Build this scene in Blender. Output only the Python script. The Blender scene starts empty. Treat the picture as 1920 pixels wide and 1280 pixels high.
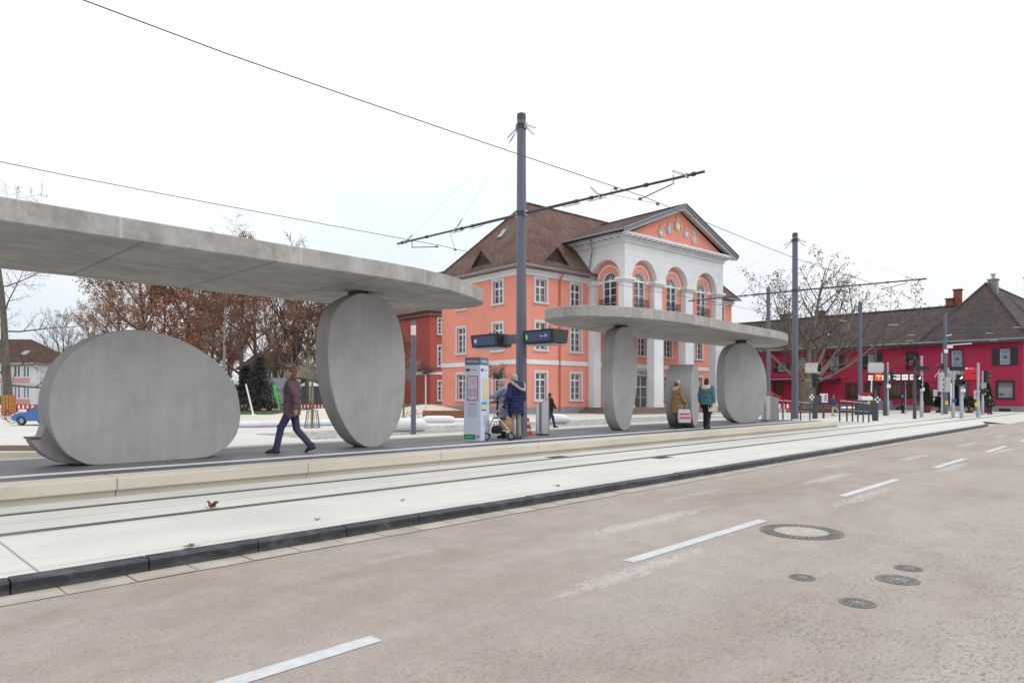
import bpy, bmesh, math, random
from math import sin, cos, pi, radians as rad, sqrt, atan2
from mathutils import Vector as V, Matrix, Quaternion
random.seed(7)
sc = bpy.context.scene
COL = sc.collection

# ------------------------------------------------------------------ camera frame
TH = rad(44.1); FC = 1280.0; HZ = 740.0; HC = 1.55          # yaw from +X, focal px, horizon row, eye height
cT, sT = cos(TH), sin(TH)
def at(px, D):
    a = (px - 960) / FC
    return V((D*(cT + a*sT), D*(sT - a*cT), 0))
def gnd(px, py, z=.11):
    p = at(px, (HC - z)*FC/(py - HZ)); p.z = z; return p
LEFT = V((-sT, cT, 0)); FWD = V((cT, sT, 0))
ANG_LEFT = atan2(LEFT.y, LEFT.x)

# ------------------------------------------------------------------ materials
def lin(c):
    f = lambda x: x/12.92 if x <= .04045 else ((x + .055)/1.055)**2.4
    return tuple(f(v/255) for v in c)
MATS = {}
def nodes_of(name):
    m = bpy.data.materials.new(name); m.use_nodes = True
    return m, m.node_tree.nodes, m.node_tree.links, m.node_tree.nodes['Principled BSDF']
def mat(name, col, rough=.7, var=.12, scale=3.0, detail=6, bump=0, bscale=40, metal=0, spec=.5, emit=None, es=1, col2=None, coat=0, world=False, alpha=1, trans=0, stretch=None):
    """plain procedural paint / stone: two-octave noise mottling and optional bump"""
    if name in MATS: return MATS[name]
    m, N, L, P = nodes_of(name)
    P.inputs['Roughness'].default_value = rough; P.inputs['Metallic'].default_value = metal
    P.inputs['Specular IOR Level'].default_value = spec
    P.inputs['Coat Weight'].default_value = coat
    P.inputs['Transmission Weight'].default_value = trans
    if var or col2:
        if world:
            g = N.new('ShaderNodeNewGeometry'); co = g.outputs['Position']
        else:
            g = N.new('ShaderNodeTexCoord'); co = g.outputs['Object']
        if stretch:
            mp = N.new('ShaderNodeMapping'); mp.inputs['Scale'].default_value = stretch; L.new(co, mp.inputs[0]); co = mp.outputs[0]
        n = N.new('ShaderNodeTexNoise'); n.inputs['Scale'].default_value = scale; n.inputs['Detail'].default_value = detail; n.inputs['Roughness'].default_value = .62
        L.new(co, n.inputs['Vector'])
        r = N.new('ShaderNodeValToRGB'); r.color_ramp.elements[0].position = .3; r.color_ramp.elements[1].position = .72
        c2 = col2 or tuple(min(1, x*(1 + var)) for x in col)
        c1 = tuple(x*(1 - var) for x in col) if not col2 else col
        r.color_ramp.elements[0].color = (*c1, 1); r.color_ramp.elements[1].color = (*c2, 1)
        L.new(n.outputs['Fac'], r.inputs[0]); L.new(r.outputs[0], P.inputs['Base Color'])
        if bump:
            b = N.new('ShaderNodeBump'); b.inputs['Strength'].default_value = bump; b.inputs['Distance'].default_value = .02
            n2 = N.new('ShaderNodeTexNoise'); n2.inputs['Scale'].default_value = bscale; n2.inputs['Detail'].default_value = 4
            L.new(co, n2.inputs['Vector']); L.new(n2.outputs['Fac'], b.inputs['Height']); L.new(b.outputs[0], P.inputs['Normal'])
    else:
        P.inputs['Base Color'].default_value = (*col, 1)
    if emit:
        P.inputs['Emission Color'].default_value = (*emit, 1); P.inputs['Emission Strength'].default_value = es
    MATS[name] = m
    return m

class G:
    """tiny node-graph helper"""
    def __init__(s, name):
        s.m, s.N, s.L, s.P = nodes_of(name); MATS[name] = s.m
        s.geo = s.N.new('ShaderNodeNewGeometry'); s.tc = s.N.new('ShaderNodeTexCoord')
    def map(s, co, scale=(1,1,1), rot=(0,0,0)):
        n = s.N.new('ShaderNodeMapping'); n.inputs['Scale'].default_value = scale; n.inputs['Rotation'].default_value = rot
        s.L.new(co, n.inputs[0]); return n.outputs[0]
    def noise(s, co, scale, detail=5, rough=.6, dist=0):
        n = s.N.new('ShaderNodeTexNoise'); n.inputs['Scale'].default_value = scale; n.inputs['Detail'].default_value = detail
        n.inputs['Roughness'].default_value = rough; n.inputs['Distortion'].default_value = dist
        s.L.new(co, n.inputs['Vector']); return n.outputs['Fac']
    def voro(s, co, scale, out='Distance', feature='F1', rand=1):
        n = s.N.new('ShaderNodeTexVoronoi'); n.inputs['Scale'].default_value = scale; n.feature = feature; n.inputs['Randomness'].default_value = rand
        s.L.new(co, n.inputs['Vector']); return n.outputs[out]
    def ramp(s, f, stops):
        n = s.N.new('ShaderNodeValToRGB'); e = n.color_ramp.elements
        while len(e) < len(stops): e.new(.5)
        for q, (p, c) in zip(e, stops):
            q.position = p; q.color = (*c, 1) if not isinstance(c, (int, float)) else (c, c, c, 1)
        s.L.new(f, n.inputs[0]); return n.outputs[0]
    def math(s, op, a, b=None, c=None, clamp=False):
        n = s.N.new('ShaderNodeMath'); n.operation = op; n.use_clamp = clamp
        for i, v in enumerate((a, b, c)):
            if v is None: continue
            if isinstance(v, (int, float)): n.inputs[i].default_value = v
            else: s.L.new(v, n.inputs[i])
        return n.outputs[0]
    def mix(s, f, a, b, mode='MIX'):
        n = s.N.new('ShaderNodeMix'); n.data_type = 'RGBA'; n.blend_type = mode
        for i, v in ((0, f), (6, a), (7, b)):
            if isinstance(v, (int, float)): n.inputs[i].default_value = v
            elif isinstance(v, tuple): n.inputs[i].default_value = (*v, 1)
            else: s.L.new(v, n.inputs[i])
        return n.outputs[2]
    def xyz(s, co):
        n = s.N.new('ShaderNodeSeparateXYZ'); s.L.new(co, n.inputs[0]); return n.outputs
    def bump(s, h, st=.3, d=.02):
        n = s.N.new('ShaderNodeBump'); n.inputs['Strength'].default_value = st; n.inputs['Distance'].default_value = d
        s.L.new(h, n.inputs['Height']); s.L.new(n.outputs[0], s.P.inputs['Normal'])
    def out(s, col, rough=.8, spec=.3):
        s.L.new(col, s.P.inputs['Base Color'])
        if isinstance(rough, (int, float)): s.P.inputs['Roughness'].default_value = rough
        else: s.L.new(rough, s.P.inputs['Roughness'])
        s.P.inputs['Specular IOR Level'].default_value = spec
        return s.m

def mat_road():
    g = G('pink_asphalt'); co = g.geo.outputs['Position']; X, Y, Z_ = g.xyz(co)
    big = g.noise(g.map(co, (.22, .75, 1)), 1.0, 5, .6, .3)
    base = g.ramp(big, [(.3, (.275, .214, .178)), (.5, (.318, .262, .226)), (.72, (.36, .31, .275))])
    med = g.noise(co, 2.3, 6, .7)
    base = g.mix(.5, base, g.ramp(med, [(.3, .36), (.7, .6)]), 'OVERLAY')
    # aggregate speckle
    sp = g.voro(co, 95, 'Color'); v = g.N.new('ShaderNodeRGBToBW'); g.L.new(sp, v.inputs[0])
    base = g.mix(.26, base, g.ramp(v.outputs[0], [(.12, .32), (.45, .48), (.85, .66)]), 'OVERLAY')
    base = g.mix(g.ramp(v.outputs[0], [(.10, .6), (.16, 0)]), base, (.17, .135, .115))
    base = g.mix(g.ramp(v.outputs[0], [(.88, 0), (.93, .35)]), base, (.47, .43, .39))
    fine = g.noise(co, 210, 3, .8)
    base = g.mix(.3, base, g.ramp(fine, [(.35, .3), (.65, .70)]), 'OVERLAY')
    # pale worn polish where traffic scrubbed the binder away, dark pits left between the stones
    wz = g.noise(g.map(co, (.35, .55, 1)), 1.1, 5, .65, .5)
    near = g.ramp(g.math('MULTIPLY_ADD', Y, -.22, .95, True), [(0.05, 0), (.6, 1)])
    worn = g.math('MULTIPLY', g.ramp(wz, [(.36, 0), (.52, 1)]), near)
    base = g.mix(g.math('MULTIPLY', worn, .36), base, (.385, .348, .322))
    pit = g.noise(g.map(co, (20, 42, 40), (0, 0, .5)), 1.0, 5, .75, .8)
    pitm = g.ramp(pit, [(.53, 0), (.585, 1)])
    patch = g.ramp(g.noise(co, 1.9, 5, .7, .6), [(.38, .1), (.60, 1)])
    pm = g.math('MULTIPLY', g.math('MULTIPLY', pitm, patch), near)
    base = g.mix(g.math('MULTIPLY', pm, .8), base, (.15, .117, .095))
    # ghosts of removed lane paint and scraped patches
    def ghost(y0, w, k, ph):
        d = g.math('SUBTRACT', 1, g.math('DIVIDE', g.math('ABSOLUTE', g.math('SUBTRACT', Y, y0)), w), None, True)
        wv = g.math('SINE', g.math('MULTIPLY_ADD', X, 1.05, ph))
        wv = g.math('MULTIPLY_ADD', wv, .5, .55, True)
        n = g.noise(g.map(co, (2.2, 6, 1)), 2.2, 7, .8, 1.2)
        m = g.ramp(g.math('MULTIPLY', g.math('MULTIPLY', g.math('POWER', d, .6), wv), g.math('MULTIPLY_ADD', n, 1.9, -.35)), [(.40, 0), (.50, 1)])
        m = g.math('MULTIPLY', m, g.math('GREATER_THAN', X, 3.6))
        return g.math('MULTIPLY', m, k)
    for a in ((4.62, .30, .55, 0.3), (3.40, .26, .5, 2.4), (5.35, .16, .25, 4)):
        base = g.mix(ghost(*a), base, (.47, .445, .42))
    grey = g.ramp(g.noise(g.map(co, (.8, 2.4, 1)), 1.3, 5, .7, 1), [(.64, 0), (.70, 1)])
    base = g.mix(g.math('MULTIPLY', grey, .35), base, (.33, .325, .32))
    g.bump(g.math('ADD', g.noise(co, 120, 3, .8), g.math('MULTIPLY', pitm, -.6)), .35, .006)
    return g.out(base, .82, .35)

def mat_slab(name, c, dirt=.25, joint=None, streak=None):
    g = G(name); co = g.geo.outputs['Position']; X, Y, Z_ = g.xyz(co)
    n1 = g.noise(g.map(co, (.5, 1.1, 1)), .9, 7, .65, .3)
    base = g.ramp(n1, [(.3, tuple(x*.86 for x in c)), (.55, c), (.75, tuple(min(.9, x*1.06) for x in c))])
    n2 = g.noise(co, 40, 5, .75)
    base = g.mix(.35, base, g.ramp(n2, [(.3, .36), (.7, .62)]), 'OVERLAY')
    st = g.noise(g.map(co, (.7, 5, 1)), 1.2, 6, .75, .6)
    base = g.mix(g.math('MULTIPLY', g.ramp(st, [(.57, 0), (.78, 1)]), dirt), base, tuple(x*.55 for x in (c[0]*1.02, c[1]*.95, c[2]*.82)))
    if streak:    # rust and brake dust beside the rails, drain streak between them
        for y0, w, kk, cc in streak:
            d = g.math('SUBTRACT', 1, g.math('DIVIDE', g.math('ABSOLUTE', g.math('SUBTRACT', Y, y0)), w), None, True)
            nn = g.noise(g.map(co, (.6, 6, 1)), 1.5, 6, .75, .6)
            base = g.mix(g.math('MULTIPLY', g.ramp(g.math('MULTIPLY', d, g.math('MULTIPLY_ADD', nn, 1.6, -.15)), [(.12, 0), (.7, 1)]), kk), base, cc)
        sp = g.noise(g.map(co, (1.5, 2.5, 1)), 6, 3, .6)
        base = g.mix(g.math('MULTIPLY', g.ramp(sp, [(.70, 0), (.74, 1)]), .55), base, (.26, .21, .16))
    if joint:     # thin sawn joints
        for ax, per, off in joint:
            d = g.math('ABSOLUTE', g.math('SUBTRACT', g.math('FRACT', g.math('ADD', g.math('DIVIDE', (X, Y)[ax], per), off)), .5))
            base = g.mix(g.ramp(g.math('MULTIPLY', d, per), [(.006, .75), (.016, 0)]), base, (.17, .15, .12))
    g.bump(n2, .12, .004)
    return g.out(base, .78, .3)

def mat_concrete(name, c, joints=False, streak=.36, rot=0):
    g = G(name); co = g.tc.outputs['Object']
    n1 = g.noise(co, 1.1, 7, .68, .4)
    base = g.ramp(n1, [(.28, tuple(x*.84 for x in c)), (.5, c), (.74, tuple(x*1.12 for x in c))])
    n2 = g.noise(g.map(co, (3.2, 3.2, .35) if not joints else (.9, .9, .5)), 1.3, 6, .7, .5)
    base = g.mix(streak, base, g.ramp(n2, [(.3, .36), (.5, .5), (.72, .63)]), 'OVERLAY')
    n3 = g.noise(co, 55, 5, .75)
    base = g.mix(.35, base, g.ramp(n3, [(.3, .38), (.7, .62)]), 'OVERLAY')
    wh = g.noise(g.map(co, (.6, .6, 1.5)), 2.1, 7, .75, .9)
    base = g.mix(g.math('MULTIPLY', g.ramp(wh, [(.58, 0), (.78, 1)]), .35), base, tuple(min(.8, x*1.6) for x in c))
    pits = g.voro(co, 16, 'Distance')
    pm = g.math('MULTIPLY', g.ramp(pits, [(.035, 1), (.06, 0)]), g.ramp(g.noise(co, 3.1, 2), [(.55, 0), (.6, 1)]))
    base = g.mix(g.math('MULTIPLY', pm, .7), base, tuple(x*.3 for x in c))
    if joints:
        X, Y, Z_ = g.xyz(co)
        br = g.ramp(g.noise(g.map(co, (1, 1.6, 1)), 1.3, 6, .8, 1.5), [(.42, 0), (.68, 1)])
        base = g.mix(g.math('MULTIPLY', br, .62), base, (c[0]*.62, c[1]*.52, c[2]*.42))
        N3 = g.xyz(g.geo.outputs['Normal'])
        under = g.math('LESS_THAN', N3[2], -.5)
        side = g.math('LESS_THAN', g.math('ABSOLUTE', N3[2]), .5)
        dj = g.math('MULTIPLY', g.math('ABSOLUTE', g.math('SUBTRACT', g.math('FRACT', g.math('ADD', g.math('DIVIDE', X, 2.9), .2)), .5)), 2.9)
        base = g.mix(g.math('MULTIPLY', g.math('MULTIPLY', g.ramp(dj, [(.010, 1), (.03, 0)]), side), .45), base, (c[0]*1.5, c[1]*1.5, c[2]*1.5))
        drip = g.ramp(g.noise(g.map(co, (1.6, 1.6, .9)), 1.5, 7, .78, 1.6), [(.52, 0), (.62, 1)])
        base = g.mix(g.math('MULTIPLY', g.math('MULTIPLY', drip, side), .5), base, (c[0]*.62, c[1]*.58, c[2]*.50))
        for v, per, off in ((X, 2.13, .31), (Y, 2.05, .5)):
            d = g.math('MULTIPLY', g.math('ABSOLUTE', g.math('SUBTRACT', g.math('FRACT', g.math('ADD', g.math('DIVIDE', v, per), off)), .5)), per)
            wob = g.math('MULTIPLY_ADD', g.noise(co, 5, 3), .04, -.02)
            lm = g.ramp(g.math('ADD', d, wob), [(.008, 1), (.05, 0)])
            base = g.mix(g.math('MULTIPLY', g.math('MULTIPLY', lm, under), .55), base, (c[0]*.3, c[1]*.27, c[2]*.24))
    g.bump(g.math('ADD', n3, g.math('MULTIPLY', pm, -.8)), .16, .006)
    return g.out(base, .68, .35)

def mat_roof(name, c1, c2, c3, row=.19, w=.17):
    g = G(name); co = g.tc.outputs['Object']; X, Y, Z_ = g.xyz(co)
    fr = g.math('FRACT', g.math('DIVIDE', Z_, row))
    n1 = g.noise(co, .45, 6, .68, .5); n2 = g.noise(co, 5, 4, .8)
    base = g.ramp(n1, [(.3, c1), (.5, c2), (.72, c3)])
    cell = g.voro(g.map(co, (1/w, 1/w, 1/row)), 1, 'Color'); v = g.N.new('ShaderNodeRGBToBW'); g.L.new(cell, v.inputs[0])
    base = g.mix(.6, base, g.ramp(v.outputs[0], [(.1, .28), (.5, .5), (.9, .70)]), 'OVERLAY')
    base = g.mix(.4, base, g.ramp(n2, [(.3, .33), (.7, .66)]), 'OVERLAY')
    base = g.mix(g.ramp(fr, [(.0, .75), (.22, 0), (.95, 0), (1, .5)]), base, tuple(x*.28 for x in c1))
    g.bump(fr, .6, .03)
    return g.out(base, .85, .2)

def mat_plaster(name, c, dirt=.25):
    g = G(name); co = g.tc.outputs['Object']; X, Y, Z_ = g.xyz(co)
    n1 = g.noise(co, .55, 6, .65, .3)
    base = g.ramp(n1, [(.3, tuple(x*.88 for x in c)), (.7, tuple(min(.95, x*1.06) for x in c))])
    n2 = g.noise(g.map(co, (2.4, 2.4, .22)), 1.2, 6, .7)
    base = g.mix(g.math('MULTIPLY', g.ramp(n2, [(.5, 0), (.8, 1)]), dirt), base, tuple(x*.62 for x in c))
    n3 = g.noise(co, 30, 4, .7)
    base = g.mix(.15, base, g.ramp(n3, [(.3, .38), (.7, .62)]), 'OVERLAY')
    g.bump(n3, .1, .01)
    return g.out(base, .85, .2)

def mat_rustic():
    g = G('rusticated_white_stucco'); co = g.tc.outputs['Object']; X, Y, Z_ = g.xyz(co)
    c = (.68, .69, .70)
    n1 = g.noise(co, .8, 6, .65)
    base = g.ramp(n1, [(.3, tuple(x*.9 for x in c)), (.7, tuple(x*1.05 for x in c))])
    n2 = g.noise(g.map(co, (3, 3, .3)), 1.0, 6, .7)
    base = g.mix(g.math('MULTIPLY', g.ramp(n2, [(.5, 0), (.8, 1)]), .25), base, (.36, .36, .35))
    fr = g.math('ABSOLUTE', g.math('SUBTRACT', g.math('FRACT', g.math('DIVIDE', Z_, .48)), .5))
    base = g.mix(g.ramp(g.math('MULTIPLY', fr, .48), [(.008, .38), (.022, 0)]), base, (.33, .34, .36))
    return g.out(base, .8, .2)

def mat_cobble():
    g = G('grey_cobbles'); co = g.geo.outputs['Position']
    d = g.voro(co, 6.5, 'Distance', 'DISTANCE_TO_EDGE', .8); cc = g.voro(co, 6.5, 'Color', 'F1', .8)
    v = g.N.new('ShaderNodeRGBToBW'); g.L.new(cc, v.inputs[0])
    base = g.ramp(v.outputs[0], [(.15, (.25, .245, .235)), (.5, (.40, .39, .37)), (.9, (.60, .58, .54))])
    base = g.mix(g.ramp(d, [(.03, 1), (.1, 0)]), base, (.20, .185, .16))
    big = g.noise(co, .5, 4)
    base = g.mix(.4, base, g.ramp(big, [(.3, .4), (.7, .62)]), 'OVERLAY')
    g.bump(g.ramp(d, [(0, 0), (.16, 1)]), .8, .03)
    return g.out(base, .75, .3)

def mat_pavers(name, c, w=.6, h=.3):
    g = G(name); co = g.geo.outputs['Position']
    b = g.N.new('ShaderNodeTexBrick'); g.L.new(co, b.inputs['Vector'])
    b.inputs['Color1'].default_value = (*[x*.86 for x in c], 1); b.inputs['Color2'].default_value = (*[x*1.12 for x in c], 1)
    b.inputs['Mortar'].default_value = (*[x*.5 for x in c], 1); b.inputs['Scale'].default_value = 1
    b.inputs['Brick Width'].default_value = w; b.inputs['Row Height'].default_value = h; b.inputs['Mortar Size'].default_value = .006
    n = g.noise(co, 1.4, 6, .7, .4)
    base = g.mix(.7, b.outputs['Color'], g.ramp(n, [(.3, .36), (.7, .64)]), 'OVERLAY')
    base = g.mix(.3, base, g.ramp(g.noise(co, 60, 4, .8), [(.3, .35), (.7, .65)]), 'OVERLAY')
    return g.out(base, .6, .4)

def mat_bark(name, a, b):
    return mat(name, a, .9, .3, 6, 6, .5, 25, col2=b, stretch=(1, 1, .25))
def mat_kerb():
    g = G('black_basalt'); co = g.geo.outputs['Position']
    n = g.noise(g.map(co, (1, 1, 2.5)), 3.2, 6, .7, .6)
    base = g.ramp(n, [(.32, (.007, .008, .012)), (.5, (.022, .023, .032)), (.68, (.075, .078, .094))])
    z = g.xyz(co)[2]
    base = g.mix(g.ramp(z, [(.02, .35), (.05, 0)]), base, (.10, .085, .065))
    base = g.mix(.3, base, g.ramp(g.noise(co, 60, 4, .8), [(.3, .3), (.7, .7)]), 'OVERLAY')
    return g.out(base, .5, .5)

# ------------------------------------------------------------------ mesh builder
class MB:
    def __init__(s): s.v, s.f, s.fm, s.mats, s.T = [], [], [], [], None
    def mi(s, m):
        if m not in s.mats: s.mats.append(m)
        return s.mats.index(m)
    def add(s, vs, fs, m):
        b = len(s.v); i = s.mi(m)
        for p in vs:
            p = V(p); s.v.append(tuple(s.T @ p if s.T else p))
        for f in fs: s.f.append([b + k for k in f]); s.fm.append(i)
        return s
    def bx(s, x0, x1, y0, y1, z0, z1, m):
        return s.add([(x0,y0,z0),(x1,y0,z0),(x1,y1,z0),(x0,y1,z0),(x0,y0,z1),(x1,y0,z1),(x1,y1,z1),(x0,y1,z1)],
                     [(0,3,2,1),(4,5,6,7),(0,1,5,4),(1,2,6,5),(2,3,7,6),(3,0,4,7)], m)
    def cb(s, c, d, m, rz=0):
        T0 = s.T; T = Matrix.Translation(V(c)) @ Matrix.Rotation(rz, 4, 'Z'); s.T = T0 @ T if T0 else T
        s.bx(-d[0]/2, d[0]/2, -d[1]/2, d[1]/2, -d[2]/2, d[2]/2, m); s.T = T0; return s
    def quad(s, a, b, c, d, m): return s.add([a,b,c,d], [(0,1,2,3)], m)
    def tube(s, pts, r, m, n=8, cap=True):
        pts = [V(p) for p in pts]; k = len(pts)
        rs = r if isinstance(r, (list, tuple)) else [r]*k
        vs, fs = [], []; ref = None
        for i, p in enumerate(pts):
            t = (pts[min(i+1, k-1)] - pts[max(i-1, 0)]);  t = t.normalized() if t.length > 1e-9 else V((0,0,1))
            if ref is None: ref = t.orthogonal().normalized()
            ref = (ref - t*ref.dot(t)); ref = ref.normalized() if ref.length > 1e-6 else t.orthogonal().normalized()
            b = t.cross(ref)
            for j in range(n):
                a = 2*pi*j/n; vs.append(p + (ref*cos(a) + b*sin(a))*rs[i])
        for i in range(k-1):
            for j in range(n):
                fs.append((i*n+j, i*n+(j+1) % n, (i+1)*n+(j+1) % n, (i+1)*n+j))
        if cap: fs.append(tuple(range(n-1, -1, -1))); fs.append(tuple((k-1)*n+j for j in range(n)))
        return s.add(vs, fs, m)
    def lathe(s, prof, m, n=24, c=(0,0,0), cap=True):
        vs, fs = [], []; k = len(prof)
        for r, z in prof:
            for j in range(n):
                a = 2*pi*j/n; vs.append((c[0]+r*cos(a), c[1]+r*sin(a), c[2]+z))
        for i in range(k-1):
            for j in range(n): fs.append((i*n+j, i*n+(j+1) % n, (i+1)*n+(j+1) % n, (i+1)*n+j))
        if cap: fs.append(tuple(range(n-1, -1, -1))); fs.append(tuple((k-1)*n+j for j in range(n)))
        return s.add(vs, fs, m)
    def prism(s, poly, z0, z1, m, mtop=None):
        n = len(poly); vs = [(x,y,z0) for x,y in poly] + [(x,y,z1) for x,y in poly]
        s.add(vs, [tuple(range(n-1, -1, -1))] + [(i, (i+1) % n, n+(i+1) % n, n+i) for i in range(n)] + ([] if mtop else [tuple(range(n, 2*n))]), m)
        if mtop: s.add([(x,y,z1) for x,y in poly], [tuple(range(n))], mtop)
        return s
    def ext(s, pts, vec, m):
        n = len(pts); vec = V(vec); vs = [V(p) for p in pts] + [V(p)+vec for p in pts]
        return s.add(vs, [tuple(range(n-1, -1, -1)), tuple(range(n, 2*n))] + [(i, (i+1) % n, n+(i+1) % n, n+i) for i in range(n)], m)
    def ell(s, c, r, m, n=14, k=9, R=None):
        vs, fs = [], []
        for i in range(k+1):
            t = pi*i/k
            for j in range(n):
                a = 2*pi*j/n; p = V((r[0]*sin(t)*cos(a), r[1]*sin(t)*sin(a), r[2]*cos(t)))
                if R: p = R @ p
                vs.append(V(c) + p)
        for i in range(k):
            for j in range(n): fs.append((i*n+j, (i+1)*n+j, (i+1)*n+(j+1) % n, i*n+(j+1) % n))
        return s.add(vs, fs, m)
    def torus(s, c, R, r, m, axis='Y', n=28, k=8):
        vs, fs = [], []
        for i in range(n):
            a = 2*pi*i/n
            for j in range(k):
                b = 2*pi*j/k; q = R + r*cos(b); p = (q*cos(a), r*sin(b), q*sin(a))
                if axis == 'X': p = (p[1], p[0], p[2])
                if axis == 'Z': p = (p[0], p[2], p[1])
                vs.append(V(c) + V(p))
        for i in range(n):
            for j in range(k): fs.append((i*k+j, ((i+1) % n)*k+j, ((i+1) % n)*k+(j+1) % k, i*k+(j+1) % k))
        return s.add(vs, fs, m)
    def text(s, txt, size, m, T, depth=.004, align='CENTER', sx=1.0):
        vs, fs = text_mesh(txt, size, depth, align)
        T0 = s.T; M = T @ Matrix.Diagonal((sx, 1, 1, 1)); s.T = T0 @ M if T0 else M
        s.add(vs, fs, m); s.T = T0; return s
    def mesh(s, name, smooth=None):
        me = bpy.data.meshes.new(name); me.from_pydata([tuple(p) for p in s.v], [], s.f)
        for m in s.mats: me.materials.append(m)
        me.polygons.foreach_set('material_index', s.fm)
        bm = bmesh.new(); bm.from_mesh(me)
        bmesh.ops.remove_doubles(bm, verts=bm.verts, dist=1e-5) if smooth is not None and len(s.v) < 60000 else None
        if len(s.v) < 200000: bmesh.ops.recalc_face_normals(bm, faces=bm.faces)
        bm.to_mesh(me); bm.free()
        if smooth is not None:
            me.shade_smooth(); me.set_sharp_from_angle(angle=rad(smooth))
        return me
    def build(s, name, parent=None, smooth=None, bevel=0, seg=2):
        o = link(name, s.mesh(name, smooth), parent)
        if bevel:
            b = o.modifiers.new('bevel', 'BEVEL'); b.width = bevel; b.segments = seg; b.limit_method = 'ANGLE'; b.angle_limit = rad(35)
        return o
_TX = {}
def text_mesh(txt, size, depth, align):
    k = (txt, size, depth, align)
    if k not in _TX:
        cu = bpy.data.curves.new('t', 'FONT'); cu.body = txt; cu.size = size; cu.extrude = depth/2; cu.align_x = align; cu.align_y = 'CENTER'; cu.resolution_u = 3
        o = bpy.data.objects.new('t', cu); COL.objects.link(o)
        dg = bpy.context.evaluated_depsgraph_get(); me = bpy.data.meshes.new_from_object(o.evaluated_get(dg))
        _TX[k] = ([tuple(v.co) for v in me.vertices], [tuple(p.vertices) for p in me.polygons])
        bpy.data.objects.remove(o); bpy.data.curves.remove(cu); bpy.data.meshes.remove(me)
    return _TX[k]

def link(name, data, parent=None, loc=None, rz=None):
    o = bpy.data.objects.new(name, data); COL.objects.link(o)
    if parent: o.parent = parent
    if loc is not None: o.location = loc
    if rz is not None: o.rotation_euler = (0, 0, rz)
    return o
def tag(o, label=None, cat=None, group=None, kind=None):
    for k, v in (('label', label), ('category', cat), ('group', group), ('kind', kind)):
        if v: o[k] = v
    return o
def thing(name, label, cat, loc=(0,0,0), rz=0, group=None):
    return tag(link(name, None, None, loc, rz), label, cat, group)
def dup(root, loc, rz=None, label=None, sc_=None):
    r = root.copy(); COL.objects.link(r); r.location = loc
    if rz is not None: r.rotation_euler = (0, 0, rz)
    if label: r['label'] = label
    if sc_: r.scale = (sc_,)*3 if isinstance(sc_, (int, float)) else sc_
    for ch in root.children:
        c = ch.copy(); COL.objects.link(c); c.parent = r
        for g in ch.children:
            d = g.copy(); COL.objects.link(d); d.parent = c
    return r
def smooth_closed(pts, n):
    """Catmull-Rom through a closed list of 2-D points"""
    out = []; k = len(pts)
    for i in range(k):
        p0, p1, p2, p3 = (V(pts[(i+j) % k]) for j in (-1, 0, 1, 2))
        for q in range(n):
            t = q/n
            out.append(.5*((2*p1) + (p2-p0)*t + (2*p0-5*p1+4*p2-p3)*t*t + (3*p1-p0-3*p2+p3)*t**3))
    return [(p.x, p.y) for p in out]
RX = lambda a: Matrix.Rotation(a, 4, 'X'); RY = lambda a: Matrix.Rotation(a, 4, 'Y'); RZ = lambda a: Matrix.Rotation(a, 4, 'Z')
TR = lambda x, y, z: Matrix.Translation((x, y, z))

# common paints
M_mast = mat('mast_grey_paint', lin((92, 95, 108)), .5, .06, 2)
M_dark = mat('anthracite_paint', lin((58, 60, 68)), .5, .08, 4)
M_black = mat('black_plastic', (.012, .012, .014), .45, 0)
M_rubber = mat('tyre_rubber', (.015, .015, .016), .85, 0)
M_galv = mat('galvanised_steel', lin((160, 165, 172)), .45, .1, 5, metal=.6)
M_steel = mat('brushed_steel', lin((185, 186, 190)), .3, .08, 4, metal=1, stretch=(14, 14, .5))
M_chrome = mat('chrome', (.7, .7, .72), .15, 0, metal=1)
M_white = mat('white_paint', (.74, .75, .77), .55, .05, 3)
M_glass = mat('window_glass', (.018, .022, .028), .06, .5, .55, 3, spec=.8, col2=(.16, .17, .18), world=True)
M_glassl = mat('window_glass_with_blind', (.20, .21, .22), .12, .35, .8, spec=.7)
M_red = mat('signal_red_paint', lin((190, 40, 38)), .5, .08, 4)
M_wood = mat('bench_wood', (.17, .075, .035), .6, .3, 6, 6, .2, 40, stretch=(1, 8, 8))
M_wire = mat('copper_wire_weathered', (.06, .06, .065), .6, 0)
M_conc = mat_concrete('pebble_concrete', (.325, .316, .314))
M_canopy = mat_concrete('canopy_concrete', (.375, .360, .350), True, .9)
M_bark = mat_bark('grey_brown_bark', (.055, .044, .034), (.13, .11, .09))
M_twig = mat('twig_bark', (.075, .055, .045), .9, .3, 2)
M_yel = mat('yellow_enamel', lin((225, 190, 40)), .5, .05, 4)
M_blue = mat('traffic_blue', lin((40, 80, 170)), .5, .05, 4)

# ------------------------------------------------------------------ camera, world, sun
cam = bpy.data.cameras.new('camera'); co = bpy.data.objects.new('camera', cam); COL.objects.link(co)
co.location = (0, 0, HC); co.rotation_euler = (rad(90), 0, TH - rad(90))
cam.sensor_width = 36; cam.lens = 36*FC/1920; cam.shift_y = 100/1920; cam.clip_start = .05; cam.clip_end = 6000
sc.camera = co

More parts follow.
